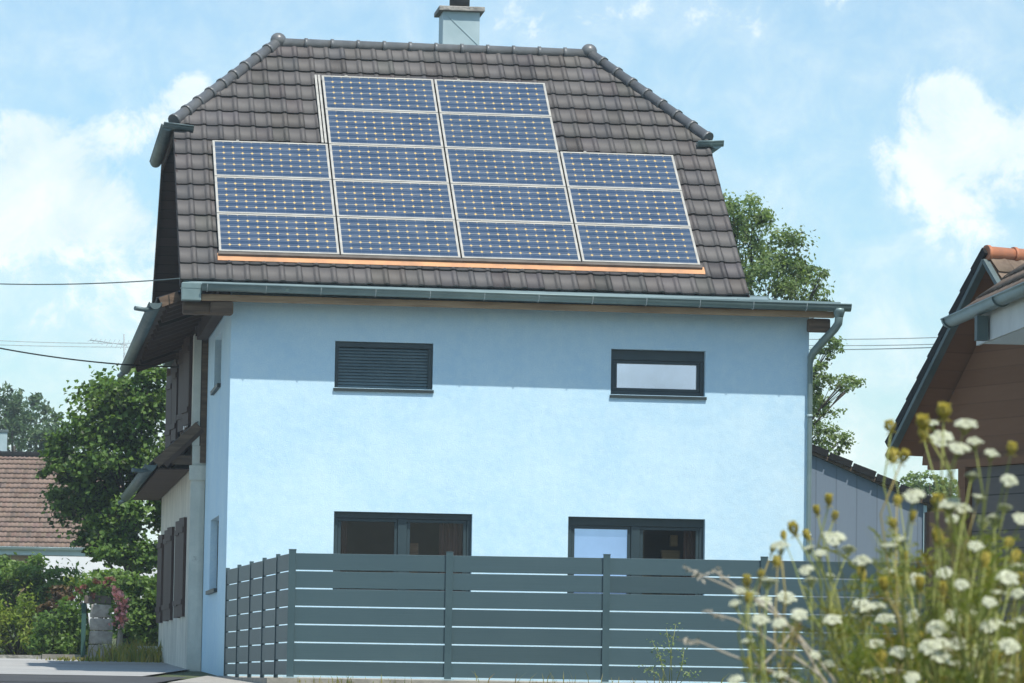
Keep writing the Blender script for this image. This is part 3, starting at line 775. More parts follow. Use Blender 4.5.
def bay(P, Q, FT=FT):
    d = (Q - P); L_ = d.length; d.normalize(); n = Vector((-d.y, d.x, 0))
    bm = B(); pit = .2055; gap = .0155; tl = tint_layer(bm)
    for k in range(7):
        zt = FT - .006 - k * pit; zb = zt - (pit - gap)
        if k == 6: zb = 1.635
        a = P + d * .03; b = Q - d * .03
        for zz0, zz1 in ((zb, zt),):
            c = [Vector((p.x, p.y, zz0)) for p in (a - n * .012, b - n * .012, b + n * .012, a + n * .012)]
            n0 = len(bm.faces); prism(bm, c, (0, 0, zz1 - zz0)); bm.faces.ensure_lookup_table(); br = rnd.uniform(.9, 1.08)
            for f_ in bm.faces[n0:]:
                for l_ in f_.loops: l_[tl] = (br, br, br, 1)
    bmesh.ops.bevel(bm, geom=[e for e in bm.edges if abs(e.verts[0].co.z - e.verts[1].co.z) < .001 and e.calc_length() > .5], offset=.003, segments=1, affect='EDGES')
    obj('slat_panel', bm, M['slat'], fence)
for k in range(4): bay(front[k], front[k + 1])
sft = lambda k: FT - .007 * k
for k in range(5): bay(side[k], side[k + 1], sft(k))
for k in range(5): post(front[k], dF)
for k in range(1, 6): post(side[k], side[1] - side[0], .024, sft(k), False)

lw = B()
dn = dF.normalized(); nn = Vector((-dn.y, dn.x, 0))
for a, b in ((front[0] - dn * .25, front[0] + dn * 12.0),):
    c = [a - nn * .17, b - nn * .17, b + nn * .13, a + nn * .13]; prism(lw, [Vector((p.x, p.y, 1.15)) for p in c], (0, 0, .45))
ds = (sideE - cA).normalized(); ns = Vector((-ds.y, ds.x, 0))
a, b = cA + ds * .135, sideE - ds * .02
c = [a - ns * .12, b - ns * .12, b + ns * .25, a + ns * .25]; prism(lw, [Vector((p.x, p.y, 1.15)) for p in c], (0, 0, .448))
low = obj('low_wall', lw, M['concrete']); tag(low, 'low tan concrete plinth under the slat fence', 'wall')

# ------------------------------------------------------------------ grey shed behind on the right
shed = thing('shed', 'grey clad lean-to shed with brown tiled sloping roof behind the house', 'shed', (9.4, 8, 1.6))
zs = lambda x: 5.045 - (x - 9.02) * .413
bm = B(); prism(bm, [(7.9, 6, 1.4), (10.74, 6, 1.4), (10.74, 6, zs(10.74)), (7.9, 6, zs(7.9))], (0, 5, 0)); obj('wall', bm, M['shedwall'], shed)
bm = B(); Ls = math.hypot(3.6, 3.6 * .413)
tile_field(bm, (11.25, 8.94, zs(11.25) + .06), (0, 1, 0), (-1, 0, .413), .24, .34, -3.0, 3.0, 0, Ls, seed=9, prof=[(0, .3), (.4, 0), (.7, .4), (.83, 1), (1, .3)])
r_ = obj('roof', bm, M['shedtile'], shed)
bm = B(); prism(bm, [(7.85, 5.93, zs(7.85) + .005), (11.22, 5.93, zs(11.22) + .005), (11.22, 5.93, zs(11.22) + .07), (7.85, 5.93, zs(7.85) + .07)], (0, 5.6, 0)); obj('roof_deck', bm, M['wood'], r_)
bm = B()
for k in range(9):
    x = 8.2 + k * .36
    bar(bm, (x, 5.90, zs(x) + .09), (x + .34, 5.90, zs(x + .34) + .11), .05, .10)
obj('verge_tiles', bm, M['shedtile'], r_)
bm = B(); bar(bm, (10.76, 5.985, 1.4), (10.76, 5.985, zs(10.76)), .05, .05, (0, 1, 0)); obj('corner_trim', bm, M['zinc_light'], shed)

# ------------------------------------------------------------------ barn on the right
A = at(988, 260, 50.0); E = at(891, 455, 51.75)
gh = Vector((A.x - E.x, A.y - E.y, 0)); half = gh.length; gh.normalize()
nv = Vector((gh.y, -gh.x, 0))
if nv.x > 0: nv = -nv                                   # gable looks left and towards the street
barn = thing('barn', 'brown timber barn with a steep tiled gable at the right edge', 'barn', (A.x, A.y, 1.55))
Fv = A + gh * half; Fv.z = E.z
back = -nv * 7.0
S1v = (A - E); S2v = (A - Fv)
# roof slabs
bm = B()
for p, up in ((E, S1v), (Fv, S2v)):
    Sn = up.normalized(); Uv = -nv if p is E else nv
    N_ = Uv.cross(Sn)
    if N_.z < 0: Uv = -Uv
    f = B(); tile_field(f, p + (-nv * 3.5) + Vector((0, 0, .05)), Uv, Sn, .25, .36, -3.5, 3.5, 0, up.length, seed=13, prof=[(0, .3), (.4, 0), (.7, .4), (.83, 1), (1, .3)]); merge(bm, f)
r_ = obj('roof', bm, M['oldtile'], barn)
bm = B()
for p, up in ((E, S1v), (Fv, S2v)):
    prism(bm, [p, A, A + back, p + back], Vector((0, 0, .045)))
obj('roof_boarding', bm, M['barnwood'], r_)
bm = B()
for p in (E, Fv):
    bar(bm, p + nv * .03 + Vector((0, 0, -.02)), A + nv * .03 + Vector((0, 0, -.01)), .05, .10, nv)
obj('verge_flashing', bm, M['zinc_dark'], r_)
bm = B()
k = 9
for i in range(k):      # stepped verge tiles
    a = E.lerp(A, i / k); b = E.lerp(A, (i + 1.05) / k); up = Vector((0, 0, .13)); up2 = Vector((0, 0, .10))
    bar(bm, a + nv * .02 + up, b + nv * .02 + up2, .10, .11, nv)
obj('verge_tiles', bm, M['shedtile'], r_)
bm = B(); cap_run(bm, A + nv * .03 + Vector((0, 0, .085)), A + back + Vector((0, 0, .085)), .085, step=.4); obj('ridge_tiles', bm, M['orangetile'], r_)
bm = B(); rec = -nv * .40
zb = at(935, 463, 51.25).z
prism(bm, [Vector((E.x, E.y, zb)) + rec + gh * .10, Vector((Fv.x, Fv.y, zb)) + rec, Fv + rec + Vector((0, 0, .0)), A + rec - Vector((0, 0, .05)), E + rec + gh * .12 + Vector((0, 0, .02))], -nv * .1)
obj('gable', bm, M['barnwood'], barn)
bm = B(); bar(bm, Vector((E.x, E.y, zb - .02)) + rec + gh * .35, Vector((Fv.x, Fv.y, zb - .02)) + rec, .16, .1); obj('tie_beam', bm, M['barnwood'], barn)
bm = B()
pp = at(967, 480, 50.85)
bar(bm, (pp.x, pp.y, 1.4), (pp.x, pp.y, zb - .07), .16, .16, nv); obj('post', bm, M['barnwood'], barn)
bm = B()
w0 = Vector((pp.x, pp.y, 1.3)) + gh * .12
prism(bm, [w0, w0 + gh * 4.5, w0 + gh * 4.5 + Vector((0, 0, zb - 1.38)), w0 + Vector((0, 0, zb - 1.38))], -nv * .08)
obj('wall', bm, M['greyboard'], barn)
# dark inner wall of the open bay, lower part only
bm = B(); q0 = at(926, 560, 53.2); q1 = at(975, 560, 53.2)
prism(bm, [(q0.x, q0.y, 1.3), (q1.x, q1.y, 1.3), (q1.x, q1.y, at(950, 505, 53.2).z), (q0.x, q0.y, at(930, 512, 53.2).z)], (0, .12, 0)); obj('bay_boarding', bm, M['darkwood'], barn)

# near wing with gutter and white fascia
wing = thing('outbuilding', 'near roof edge with grey gutter and white fascia at the right edge', 'building', at(1030, 560, 43))
wing.location.z = 1.5; OFF[wing] = wing.location.copy()
g0 = at(949, 320, 45.0); g1 = g0.copy(); q = at(1024, 285, 41.2); dirv = Vector((q.x - g0.x, q.y - g0.y, 0)).normalized(); g1 = g0 + dirv * 8
rt = Vector((-dirv.y, dirv.x, 0))
if rt.x < 0: rt = -rt
bm = B(); half_pipe(bm, g0, g1, .088); gt = obj('gutter', bm, M['zinc'], wing)
for k in range(5):
    bm = B(); c0 = g0 + dirv * (.15 + k * 2.6)
    pts = [c0 - rt * math.cos(a) * .096 - Vector((0, 0, math.sin(a) * .096)) for a in [R(d) for d in range(0, 181, 20)]]
    for p, q in zip(pts, pts[1:]): bar(bm, p, q, .02, .006, dirv)
    obj('gutter_bracket', bm, M['zinc_dark'], gt)
up = (rt * math.cos(R(38)) + Vector((0, 0, math.sin(R(38))))).normalized()
bm = B(); Uv = dirv; N_ = Uv.cross(up)
if N_.z < 0: Uv = -dirv
tile_field(bm, g0 + rt * .05 + dirv * 4 + Vector((0, 0, .02)), Uv, up, .25, .36, -4, 4, 0, 4.2, seed=21, prof=[(0, .3), (.4, 0), (.7, .4), (.83, 1), (1, .3)])
r_ = obj('roof', bm, M['oldtile'], wing)
bm = B(); p0 = g0 + rt * .08 + dirv * .02; prism(bm, [p0, p0 + up * 4.2, p0 + up * 4.2 + dirv * 8, p0 + dirv * 8], Vector((0, 0, -.05))); obj('roof_boarding', bm, M['barnwood'], r_)
bm = B(); p0 = g0 + rt * .10 + dirv * 1.0
prism(bm, [p0 + Vector((0, 0, -.04)), p0 + Vector((0, 0, -.36)), p0 + dirv * 7 + Vector((0, 0, -.36)), p0 + dirv * 7 + Vector((0, 0, -.04))], rt * .03)
prism(bm, [p0 + rt * .031 + Vector((0, 0, -.34)), p0 + rt * 1.3 + Vector((0, 0, -.34)), p0 + rt * 1.3 + Vector((0, 0, .2)), p0 + rt * .031 + Vector((0, 0, -.04))], dirv * .03)
obj('fascia', bm, M['whitefascia'], wing)
bm = B(); p1 = g0 + rt * .02 + dirv * 1.65 + Vector((0, 0, -.10)); bar(bm, p1, p1 - Vector((0, 0, .26)), .12, .14, dirv); obj('outlet_box', bm, M['zinc_dark'], wing)
bm = B(); p0 = g0 + rt * 1.45 + dirv * .6
prism(bm, [Vector((p0.x, p0.y, 1.2)), Vector((p0.x, p0.y, g0.z - .1)), Vector((p0.x, p0.y, g0.z - .1)) + dirv * 7, Vector((p0.x, p0.y, 1.2)) + dirv * 7], rt * 2.5)
obj('wall', bm, M['whitewall'], wing)

# ------------------------------------------------------------------ bungalow far left
nb = thing('bungalow', 'distant white bungalow with reddish brown tiled roof behind the left hedge', 'house', at(20, 640, 130))
a = at(-60, 546, 130); b = at(118, 549, 130); b.z = a.z
ex = (b - a).normalized(); ey = Vector((-ex.y, ex.x, 0)); Lx = (b - a).length
rz_ = at(30, 456, 134).z - a.z; ry_ = 4.0
up = (ey * ry_ + Vector((0, 0, rz_))); f = B()
tile_field(f, a + ex * (Lx / 2), ex, up, .155, .27, -Lx / 2, Lx / 2, 0, up.length, seed=31, roll=.03, lift=.05, var=.25, prof=[(0, .2), (.35, 0), (.7, 1), (1, .2)])
for sgn in (1, -1):   # hipped right end
    pass
r_ = obj('roof', f, M['redtile'], nb)
bm = B(); prism(bm, [a - Vector((0, 0, .02)), a + up - Vector((0, 0, .02)), a + ey * 8 - Vector((0, 0, .02))], ex * Lx); obj('roof_boarding', bm, M['redtile'], r_)
bm = B(); cap_run(bm, a + up + Vector((0, 0, .05)), a + up + ex * Lx + Vector((0, 0, .05)), .11, step=.45); obj('ridge_tiles', bm, M['oldtile'], r_)
bm = B(); half_pipe(bm, a - ey * .1 - ex * .1, b - ey * .1 + ex * .1, .09); bar(bm, a + Vector((0, 0, -.14)), b + Vector((0, 0, -.14)), .03, .2); obj('gutter', bm, M['zinc_light'], nb)
bm = B(); w0 = a + ey * .5 + ex * .4; 
prism(bm, [Vector((w0.x, w0.y, 2.8)), Vector((w0.x, w0.y, a.z - .05)), Vector((w0.x, w0.y, a.z - .05)) + ex * (Lx - .8), Vector((w0.x, w0.y, 2.8)) + ex * (Lx - .8)], ey * 7); obj('wall', bm, M['whitewall'], nb)
bm = B(); w1 = a + ey * .46 + ex * .9
prism(bm, [Vector((w1.x, w1.y, 2.8)), Vector((w1.x, w1.y, a.z - .25)), Vector((w1.x, w1.y, a.z - .25)) + ex * 2.5, Vector((w1.x, w1.y, 2.8)) + ex * 2.5], ey * .03); obj('timber_panel', bm, M['wood_warm'], nb)
bm = B(); c0 = at(-6, 455, 135); box(bm, c0.x, c0.x + .42, c0.y, c0.y + .5, c0.z - 1.0, at(0, 432, 135).z, .02); c_ = obj('chimney', bm, M['zinc_light'], nb)
bm = B(); box(bm, c0.x - .04, c0.x + .46, c0.y - .04, c0.y + .54, at(0, 432, 135).z + .001, at(0, 430, 135).z + .02, .01); obj('cap', bm, M['zinc_dark'], c_)
# white garden wall in front of it
gw = B(); a2 = at(40, 556, 112); b2 = at(175, 556, 112); d2 = (b2 - a2); d2.z = 0
prism(gw, [Vector((a2.x, a2.y, 2.4)), Vector((a2.x, a2.y, a2.z)), Vector((b2.x, b2.y, a2.z)), Vector((b2.x, b2.y, 2.4))], (0, .2, 0))
tag(obj('garden_wall', gw, M['whitewall'], loc=(a2.x, a2.y, 2.4)), 'bright white garden wall between the tree and the bungalow', 'wall')

# ------------------------------------------------------------------ vegetation
def leaf_quad(bm, tl, c, n, size, asp, rg, tint):
    n = n.normalized(); t = n.orthogonal().normalized(); t.rotate(Matrix.Rotation(rg.uniform(0, 6.283), 3, n)); s = n.cross(t)
    L_, W_ = size, size * asp
    a = c - t * L_ * .5; d = c + t * L_ * .5
    l = c + s * W_ * .5 + n * W_ * .18 - t * L_ * .06; r = c - s * W_ * .5 + n * W_ * .18 - t * L_ * .06
    va, vl, vd, vr = (bm.verts.new(x) for x in (a, l, d, r))
    for f in (bm.faces.new((va, vl, vd)), bm.faces.new((va, vd, vr))):
        for lp in f.loops: lp[tl] = tint
def blob_leaves(bm, c, rad, n, size, asp, rg, sub=14, spread=.28, up=.35, var=.35, warm=.0, shell=.75):
    """leaf-sized faces gathered in clumps through an ellipsoid c, rad=(x,y,z)"""
    tl = tint_layer(bm); c = Vector(c); cs = []
    while len(cs) < sub:
        v = Vector((rg.uniform(-1, 1), rg.uniform(-1, 1), rg.uniform(-1, 1)))
        if v.length > 1 or v.length < .15: continue
        if rg.random() < shell: v = v.normalized() * rg.uniform(.62, 1)
        cs.append((v, rg.uniform(.6, 1.35), rg.uniform(.72, 1.28)))
    for _ in range(n):
        v, k, kb = rg.choice(cs)
        o = Vector((rg.gauss(0, 1), rg.gauss(0, 1), rg.gauss(0, .75))) * spread * k * .55
        w = v + o
        P = c + Vector((w.x * rad[0], w.y * rad[1], w.z * rad[2]))
        nr = Vector((rg.gauss(0, 1), rg.gauss(0, 1), rg.gauss(0, 1) + up * 2)) + w * .7
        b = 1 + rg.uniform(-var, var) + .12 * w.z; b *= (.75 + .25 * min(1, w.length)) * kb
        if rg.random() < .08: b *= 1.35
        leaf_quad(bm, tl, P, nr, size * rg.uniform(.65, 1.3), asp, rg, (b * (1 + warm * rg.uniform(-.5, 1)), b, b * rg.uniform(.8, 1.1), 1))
    return [c + Vector((v.x * rad[0], v.y * rad[1], v.z * rad[2])) for v, _, _ in cs]
def ell(px, py, rx, ry, D, deep=1.0):
    k = D / FPX; return at(px, py, D), (rx * k, (rx + ry) * .5 * k * deep, ry * k)
def tree(name, label, cat, base, blobs, D, m, per, size, asp, seed, trunk_r, group=None, **kw):
    rg = random.Random(seed); base = Vector(base); base.z = ground_z(base) - .1
    t = thing(name, label, cat, base, group)
    cb = B(); tb = B(); tips = []
    for px, py, rx, ry in blobs:
        dd = D + rg.uniform(-1, 1) * .012 * D
        c, rad = ell(px, py, rx, ry, dd)
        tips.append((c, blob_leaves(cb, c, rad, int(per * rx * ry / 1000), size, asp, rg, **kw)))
    hi = max(c.z for c, _ in tips); top = base + Vector((rg.uniform(-.2, .2), rg.uniform(-.2, .2), (hi - base.z) * .8))
    mid = base.lerp(top, .5) + Vector((rg.uniform(-.15, .15), rg.uniform(-.1, .1), 0))
    tube(tb, [base, base.lerp(mid, .5), mid, top], [trunk_r, trunk_r * .85, trunk_r * .65, trunk_r * .25], 10)
    for c, cs in tips:
        k = min(.85, max(.2, (c.z - base.z) / (hi - base.z) * .7)); s = base.lerp(top, k) if k > .5 else base.lerp(mid, k * 2)
        s = base.lerp(mid, min(1, k * 2)) if k < .5 else mid.lerp(top, (k - .5) * 2)
        m1 = s.lerp(c, .55) + Vector((0, 0, .12))
        tube(tb, [s, m1, c], [trunk_r * .3, trunk_r * .16, trunk_r * .06], 6)
        for q in cs[::2]:
            tube(tb, [m1.lerp(c, .5), m1.lerp(c, .6).lerp(q, .6), q], [trunk_r * .06, trunk_r * .04, trunk_r * .015], 5)
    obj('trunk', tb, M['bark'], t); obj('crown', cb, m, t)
    return t
bl = at(122, 640, 78)
tree('broadleaf_tree', 'leafy green broadleaf tree beside the left gable of the blue house', 'tree', bl,
     [(130, 405, 40, 42), (105, 420, 36, 36), (148, 390, 24, 26), (160, 440, 30, 60), (85, 455, 34, 34), (58, 468, 18, 16), (115, 470, 44, 38), (75, 498, 26, 20), (100, 515, 38, 28), (135, 520, 36, 36), (92, 545, 26, 12), (125, 552, 32, 16), (150, 555, 22, 18)],
     78, M['leaf_a'], 1900, .105, .85, 101, .15, sub=13, spread=.40, up=.5, var=.5, shell=.5)
tree('slender_tree', 'pale green airy tree rising behind the right end of the house', 'tree', at(740, 640, 74),
     [(733, 215, 16, 24), (752, 222, 20, 26), (745, 255, 34, 34), (785, 250, 26, 22), (770, 280, 42, 26), (808, 280, 18, 13), (800, 268, 14, 12), (822, 272, 8, 7), (760, 330, 40, 30), (815, 300, 16, 12), (830, 348, 12, 14), (815, 375, 14, 16), (840, 384, 18, 9), (855, 381, 9, 5), (822, 405, 18, 12), (818, 432, 18, 12), (838, 442, 16, 12), (820, 455, 16, 10), (800, 400, 20, 50)],
     74, M['leaf_b'], 2200, .075, .62, 102, .13, sub=16, spread=.44, up=.3, var=.35, shell=.45)
for i, (lab, bx, bb, sd) in enumerate((
        ('dark blue-green conifer cut by the left edge beyond the bungalow roof', 8, [(5, 418, 18, 36), (12, 400, 10, 16), (-5, 440, 22, 26)], 103),
        ('dark grey-green tree right of the conifer above the bungalow roof', 36, [(36, 412, 14, 18), (28, 430, 22, 22), (50, 436, 22, 24), (60, 450, 20, 14)], 104))):
    tree('conifer' if i == 0 else 'dark_tree', lab, 'tree', at(bx, 560, 165), bb, 165, M['leaf_c'], 1700, .24, .45, sd, .25, sub=14, spread=.4, up=.1, var=.3)
for i, (lab, bx, bb, sd) in enumerate((
        ('distant rounded green tree seen under the barn eave', 925, [(912, 486, 16, 10), (930, 484, 18, 12), (925, 500, 26, 14)], 105),
        ('distant green tree beside the barn post', 955, [(950, 492, 16, 12), (962, 505, 18, 16)], 106))):
    tree('distant_tree', lab, 'tree', at(bx, 620, 120), bb, 120, M['leaf_b'], 1500, .17, .7, sd, .2, sub=12, spread=.4)

def shrub(name, label, cat, blobs, D, m, per, size, asp, seed, group=None, extra=None, **kw):
    rg = random.Random(seed)
    cx = sum(b[0] for b in blobs) / len(blobs); base = at(cx, 660, D); base.z = ground_z(base) - .05
    t = thing(name, label, cat, base, group); cb = B(); tb = B()
    for px, py, rx, ry in blobs:
        c, rad = ell(px, py, rx, ry, D + rg.uniform(-.4, .4)); cs = blob_leaves(cb, c, rad, int(per * 4.0 * rx * ry / 1000), size, asp, rg, **kw)
        for q in cs[::3]:
            tube(tb, [base + Vector((rg.uniform(-.1, .1), 0, 0)), base.lerp(q, .6) + Vector((0, 0, .1)), q], [.022, .014, .005], 5)
    obj('stem', tb, M['bark'], t); obj('foliage', cb, m, t)
    if extra: extra(t, rg)
    return t
kw = dict(sub=16, spread=.42, up=.35, var=.4, shell=.5)
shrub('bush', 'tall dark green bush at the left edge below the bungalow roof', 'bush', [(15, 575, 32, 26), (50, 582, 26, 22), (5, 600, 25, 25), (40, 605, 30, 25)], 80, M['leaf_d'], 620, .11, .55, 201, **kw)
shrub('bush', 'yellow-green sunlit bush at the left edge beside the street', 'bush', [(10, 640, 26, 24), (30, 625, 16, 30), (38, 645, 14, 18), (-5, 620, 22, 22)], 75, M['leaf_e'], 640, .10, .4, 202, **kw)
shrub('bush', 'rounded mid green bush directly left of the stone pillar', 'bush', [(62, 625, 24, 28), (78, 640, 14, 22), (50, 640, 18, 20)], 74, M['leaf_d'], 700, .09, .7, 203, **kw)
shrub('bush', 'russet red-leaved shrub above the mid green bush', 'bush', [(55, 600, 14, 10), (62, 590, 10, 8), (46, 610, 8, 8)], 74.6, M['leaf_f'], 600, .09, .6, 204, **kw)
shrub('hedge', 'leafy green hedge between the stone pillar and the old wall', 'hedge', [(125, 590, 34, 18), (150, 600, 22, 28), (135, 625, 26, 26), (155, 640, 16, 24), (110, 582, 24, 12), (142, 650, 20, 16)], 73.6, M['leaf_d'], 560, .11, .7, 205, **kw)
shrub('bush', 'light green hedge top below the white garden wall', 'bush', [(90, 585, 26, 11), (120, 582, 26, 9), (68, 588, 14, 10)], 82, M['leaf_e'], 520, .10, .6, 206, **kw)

# stone gate pillar with flower box
pb = at(100, 664, 71.2); pz = ground_z(pb)
pil = thing('stone_pillar', 'gate pillar of four rough stone blocks beside the street', 'pillar', (pb.x, pb.y, pz))
zz = pz - .05; w = .19
for k, (h, ww) in enumerate(((.34, .205), (.24, .195), (.22, .19), (.24, .18))):
    bm = B(); box(bm, pb.x - ww, pb.x + ww, pb.y - ww, pb.y + ww, zz, zz + h - .015, .02)
    bmesh.ops.subdivide_edges(bm, edges=bm.edges[:], cuts=4, use_grid_fill=True)
    for v in bm.verts: v.co += Vector((noise.noise(v.co * 7 + Vector((k, 0, 0))), noise.noise(v.co * 7 + Vector((9, k, 0))), noise.noise(v.co * 7 + Vector((0, 4, k))) * .3)) * .02
    obj('stone_block', bm, M['stone'], pil, smooth=True); zz += h
bm = B(); box(bm, pb.x - .36, pb.x + .32, pb.y - .36, pb.y + .3, pz - .12, pz + .03, .03); obj('footing', bm, M['stone'], pil)
bm = B(); box(bm, pb.x - .34, pb.x - .26, pb.y - .04, pb.y + .04, pz, pz + 1.0, .01); obj('gate_post', bm, mat('green_metal', (.03, .09, .075)), pil)
fb = thing('flower_box', 'planter with dull red geraniums on top of the stone pillar', 'planter', (pb.x, pb.y, zz))
bm = B(); box(bm, pb.x - .30, pb.x + .16, pb.y - .14, pb.y + .14, zz, zz + .14, .015); obj('box', bm, M['railm'], fb)
rg = random.Random(5); bm = B(); blob_leaves(bm, (pb.x - .10, pb.y, zz + .22), (.46, .26, .17), 700, .07, .8, rg, sub=12, spread=.4); obj('foliage', bm, M['leaf_d'], fb)
bm = B()
for q in ((-.5, -.05), (-.40, .1), (-.28, .16), (-.1, .26), (.05, .22), (.15, .28), (-.2, .02)): blob_leaves(bm, (pb.x + q[0], pb.y - .15, zz + .12 + q[1]), (.07, .06, .06), 40, .05, .9, rg, sub=5, spread=.5)
obj('flowers', bm, M['redflower'], fb)
rb = at(118, 662, 70.6); rbz = ground_z(rb)
rose = thing('rose_bush', 'pink flowering climber on a pale stake beside the stone pillar', 'plant', (rb.x, rb.y, rbz))
bm = B(); tube(bm, [(rb.x, rb.y, rbz - .05), (rb.x + .03, rb.y, rbz + .5), (rb.x + .10, rb.y, rbz + .95)], [.05, .045, .035], 8); obj('stake', bm, M['concrete'], rose)
bm = B()
for px, py, r_ in ((118, 596, .10), (122, 603, .10), (119, 611, .09), (118, 622, .09), (124, 618, .06), (116, 590, .06)):
    c = at(px, py, 70.5); blob_leaves(bm, c, (r_, r_, r_), 90, .06, .9, rg, sub=7, spread=.5, shell=.9)
obj('flowers', bm, M['pink'], rose)
bm = B()
for px, py in ((120, 606), (121, 628), (116, 615)): blob_leaves(bm, at(px, py, 70.6), (.12, .1, .14), 90, .06, .7, rg, sub=7, spread=.5)
obj('foliage', bm, M['leaf_d'], rose)
bm = B(); s0 = at(42, 662, 71.5); s1 = at(88, 664, 71.3); gz = ground_z(s0)
prism(bm, [Vector((s0.x, s0.y, gz - .1)), Vector((s1.x, s1.y, gz - .1)), Vector((s1.x, s1.y + .5, gz - .1)), Vector((s0.x, s0.y + .5, gz - .1))], (0, 0, .2))
tag(obj('stone_step', bm, M['concrete'], loc=(s0.x, s0.y, gz)), 'low stone step left of the pillar foot', 'step')
bm = B(); s0 = at(-30, 661, 72.2); s1 = at(41, 662, 72.0); gz = ground_z(s0)
prism(bm, [Vector((s0.x, s0.y, gz - .1)), Vector((s1.x, s1.y, gz - .1)), Vector((s1.x, s1.y + .2, gz - .1)), Vector((s0.x, s0.y + .2, gz - .1))], (0, 0, .17))
tag(obj('kerb', bm, M['stone']), kind='structure')

def blades(bm, P, n, hmin, hmax, rg, sx=.3, sy=.3, w=.006, lean=.35, zf=None):
    tl = tint_layer(bm)
    for _ in range(n):
        b = P + Vector((rg.gauss(0, sx), rg.gauss(0, sy), 0)); b.z = (zf(b) if zf else P.z)
        h = rg.uniform(hmin, hmax); d = Vector((rg.gauss(0, 1), rg.gauss(0, 1), 0)) * lean * h; s = Vector((rg.gauss(0, 1), rg.gauss(0, 1), 0)).normalized() * w
        m1 = b + d * .25 + Vector((0, 0, h * .55)); tp = b + d + Vector((0, 0, h))
        a_, b_, c_, d_, e_ = (bm.verts.new(x) for x in (b - s, b + s, m1 + s * .8, m1 - s * .8, tp))
        br = rg.uniform(.65, 1.3); tint = (br * rg.uniform(.8, 1.25), br, br * .9, 1) if rg.random() < .6 else (br * 1.9, br * 1.35, br * .7, 1)
        for f in (bm.faces.new((a_, b_, c_, d_)), bm.faces.new((d_, c_, e_))):
            for l in f.loops: l[tl] = tint
gr = B(); rg = random.Random(8)
for px, D, n, h in ((75, 69, 80, .1), (95, 68, 120, .1), (115, 69, 140, .14), (128, 70, 200, .38), (140, 69, 240, .45), (150, 68, 140, .35), (85, 69.5, 80, .12)):
    P = at(px, 668, D); blades(gr, P, n, h * .5, h, rg, .28, .4, .012, .35, ground_z)
for k in range(34):
    P = front[0].lerp(front[4], rg.random()) - nn * rg.uniform(.16, .35); P.z = 1.55
    blades(gr, P, 5, .02, .12 if P.x < 2.5 else .22, rg, .12, .05, .005, .3)
tag(obj('grass', gr, M['grass']), kind='stuff')

# thin weed in front of the fence
wd = thing('weed', 'thin pale green weed growing against the slat fence', 'weed', at(668, 690, 42))
wd.location.z = 1.5; OFF[wd] = wd.location.copy()
bm = B(); lb = B(); tl = tint_layer(lb); rg = random.Random(19)
for px, py, kx in ((652, 640, -4), (666, 627, 2), (676, 624, 8), (684, 650, 14), (645, 668, -8), (690, 672, 18), (660, 655, 0)):
    b = at(668 + kx * .5, 686, 42); t_ = at(px, py, 42); m_ = b.lerp(t_, .5) + Vector((rg.uniform(-.04, .04), 0, .03))
    tube(bm, [b, m_, t_], [.004, .003, .002], 5)
    for k in range(26):
        s = rg.uniform(.45, 1.02); P = b.lerp(m_, s * 2) if s < .5 else m_.lerp(t_, (s - .5) * 2)
        br = rg.uniform(.8, 1.5); leaf_quad(lb, tl, P + Vector((rg.gauss(0, .035), rg.gauss(0, .03), rg.gauss(0, .03))), Vector((rg.gauss(0, 1), rg.gauss(0, 1) - .5, 1)), .035, .6, rg, (br, br, br, 1))
obj('stem', bm, M['stem'], wd); obj('foliage', lb, M['leaf_b'], wd)

# ------------------------------------------------------------------ wild carrots in the foreground
def umbel_mesh(seed, rad, n, dome):
    rg = random.Random(seed); bm = B(); tl = tint_layer(bm)
    for k in range(26):      # rays
        a = rg.uniform(0, 6.283); r = rad * math.sqrt(rg.random()) * .95
        p = Vector((math.cos(a) * r, math.sin(a) * r, dome * (1 - (r / rad) ** 2)))
        tube(bm, [Vector((0, 0, -.035)), p * .55 + Vector((0, 0, -.016)), p - Vector((0, 0, .002))], .0009, 4, False)
    for f in bm.faces:
        f.material_index = 1
        for l in f.loops: l[tl] = (1, 1, 1, 1)
    cl = []
    for k in range(30):
        a = k * 2.39996 + rg.uniform(-.2, .2); r = rad * math.sqrt((k + .5) / 30)
        cl.append(Vector((math.cos(a) * r, math.sin(a) * r, dome * (1 - (r / rad) ** 2) + rg.uniform(-.002, .003))))
    for c in cl:
        cr_ = rad * rg.uniform(.16, .24)
        for _ in range(n):
            a = rg.uniform(0, 6.283); r = cr_ * math.sqrt(rg.random())
            P = c + Vector((math.cos(a) * r, math.sin(a) * r, .005 * (1 - (r / cr_) ** 2) + rg.uniform(-.001, .001)))
            nrm = Vector((P.x * 12, P.y * 12, 1)) + Vector((rg.gauss(0, .3), rg.gauss(0, .3), 0)); nrm.normalize()
            t = nrm.orthogonal().normalized(); s = nrm.cross(t); q = .0036 * rg.uniform(.8, 1.3); ph = rg.uniform(0, 6)
            vs = [bm.verts.new(P + (t * math.cos(ph + j * 1.2566) + s * math.sin(ph + j * 1.2566)) * (q if j % 2 == 0 else q * .8)) for j in range(5)]
            f = bm.faces.new(vs); b = rg.uniform(.82, 1.1)
            for l in f.loops: l[tl] = (b, b, b * rg.uniform(.85, 1), 1)
    me = bpy.data.meshes.new('umbel'); bm.to_mesh(me); bm.free(); me.materials.append(M['petal']); me.materials.append(M['stem']); return me
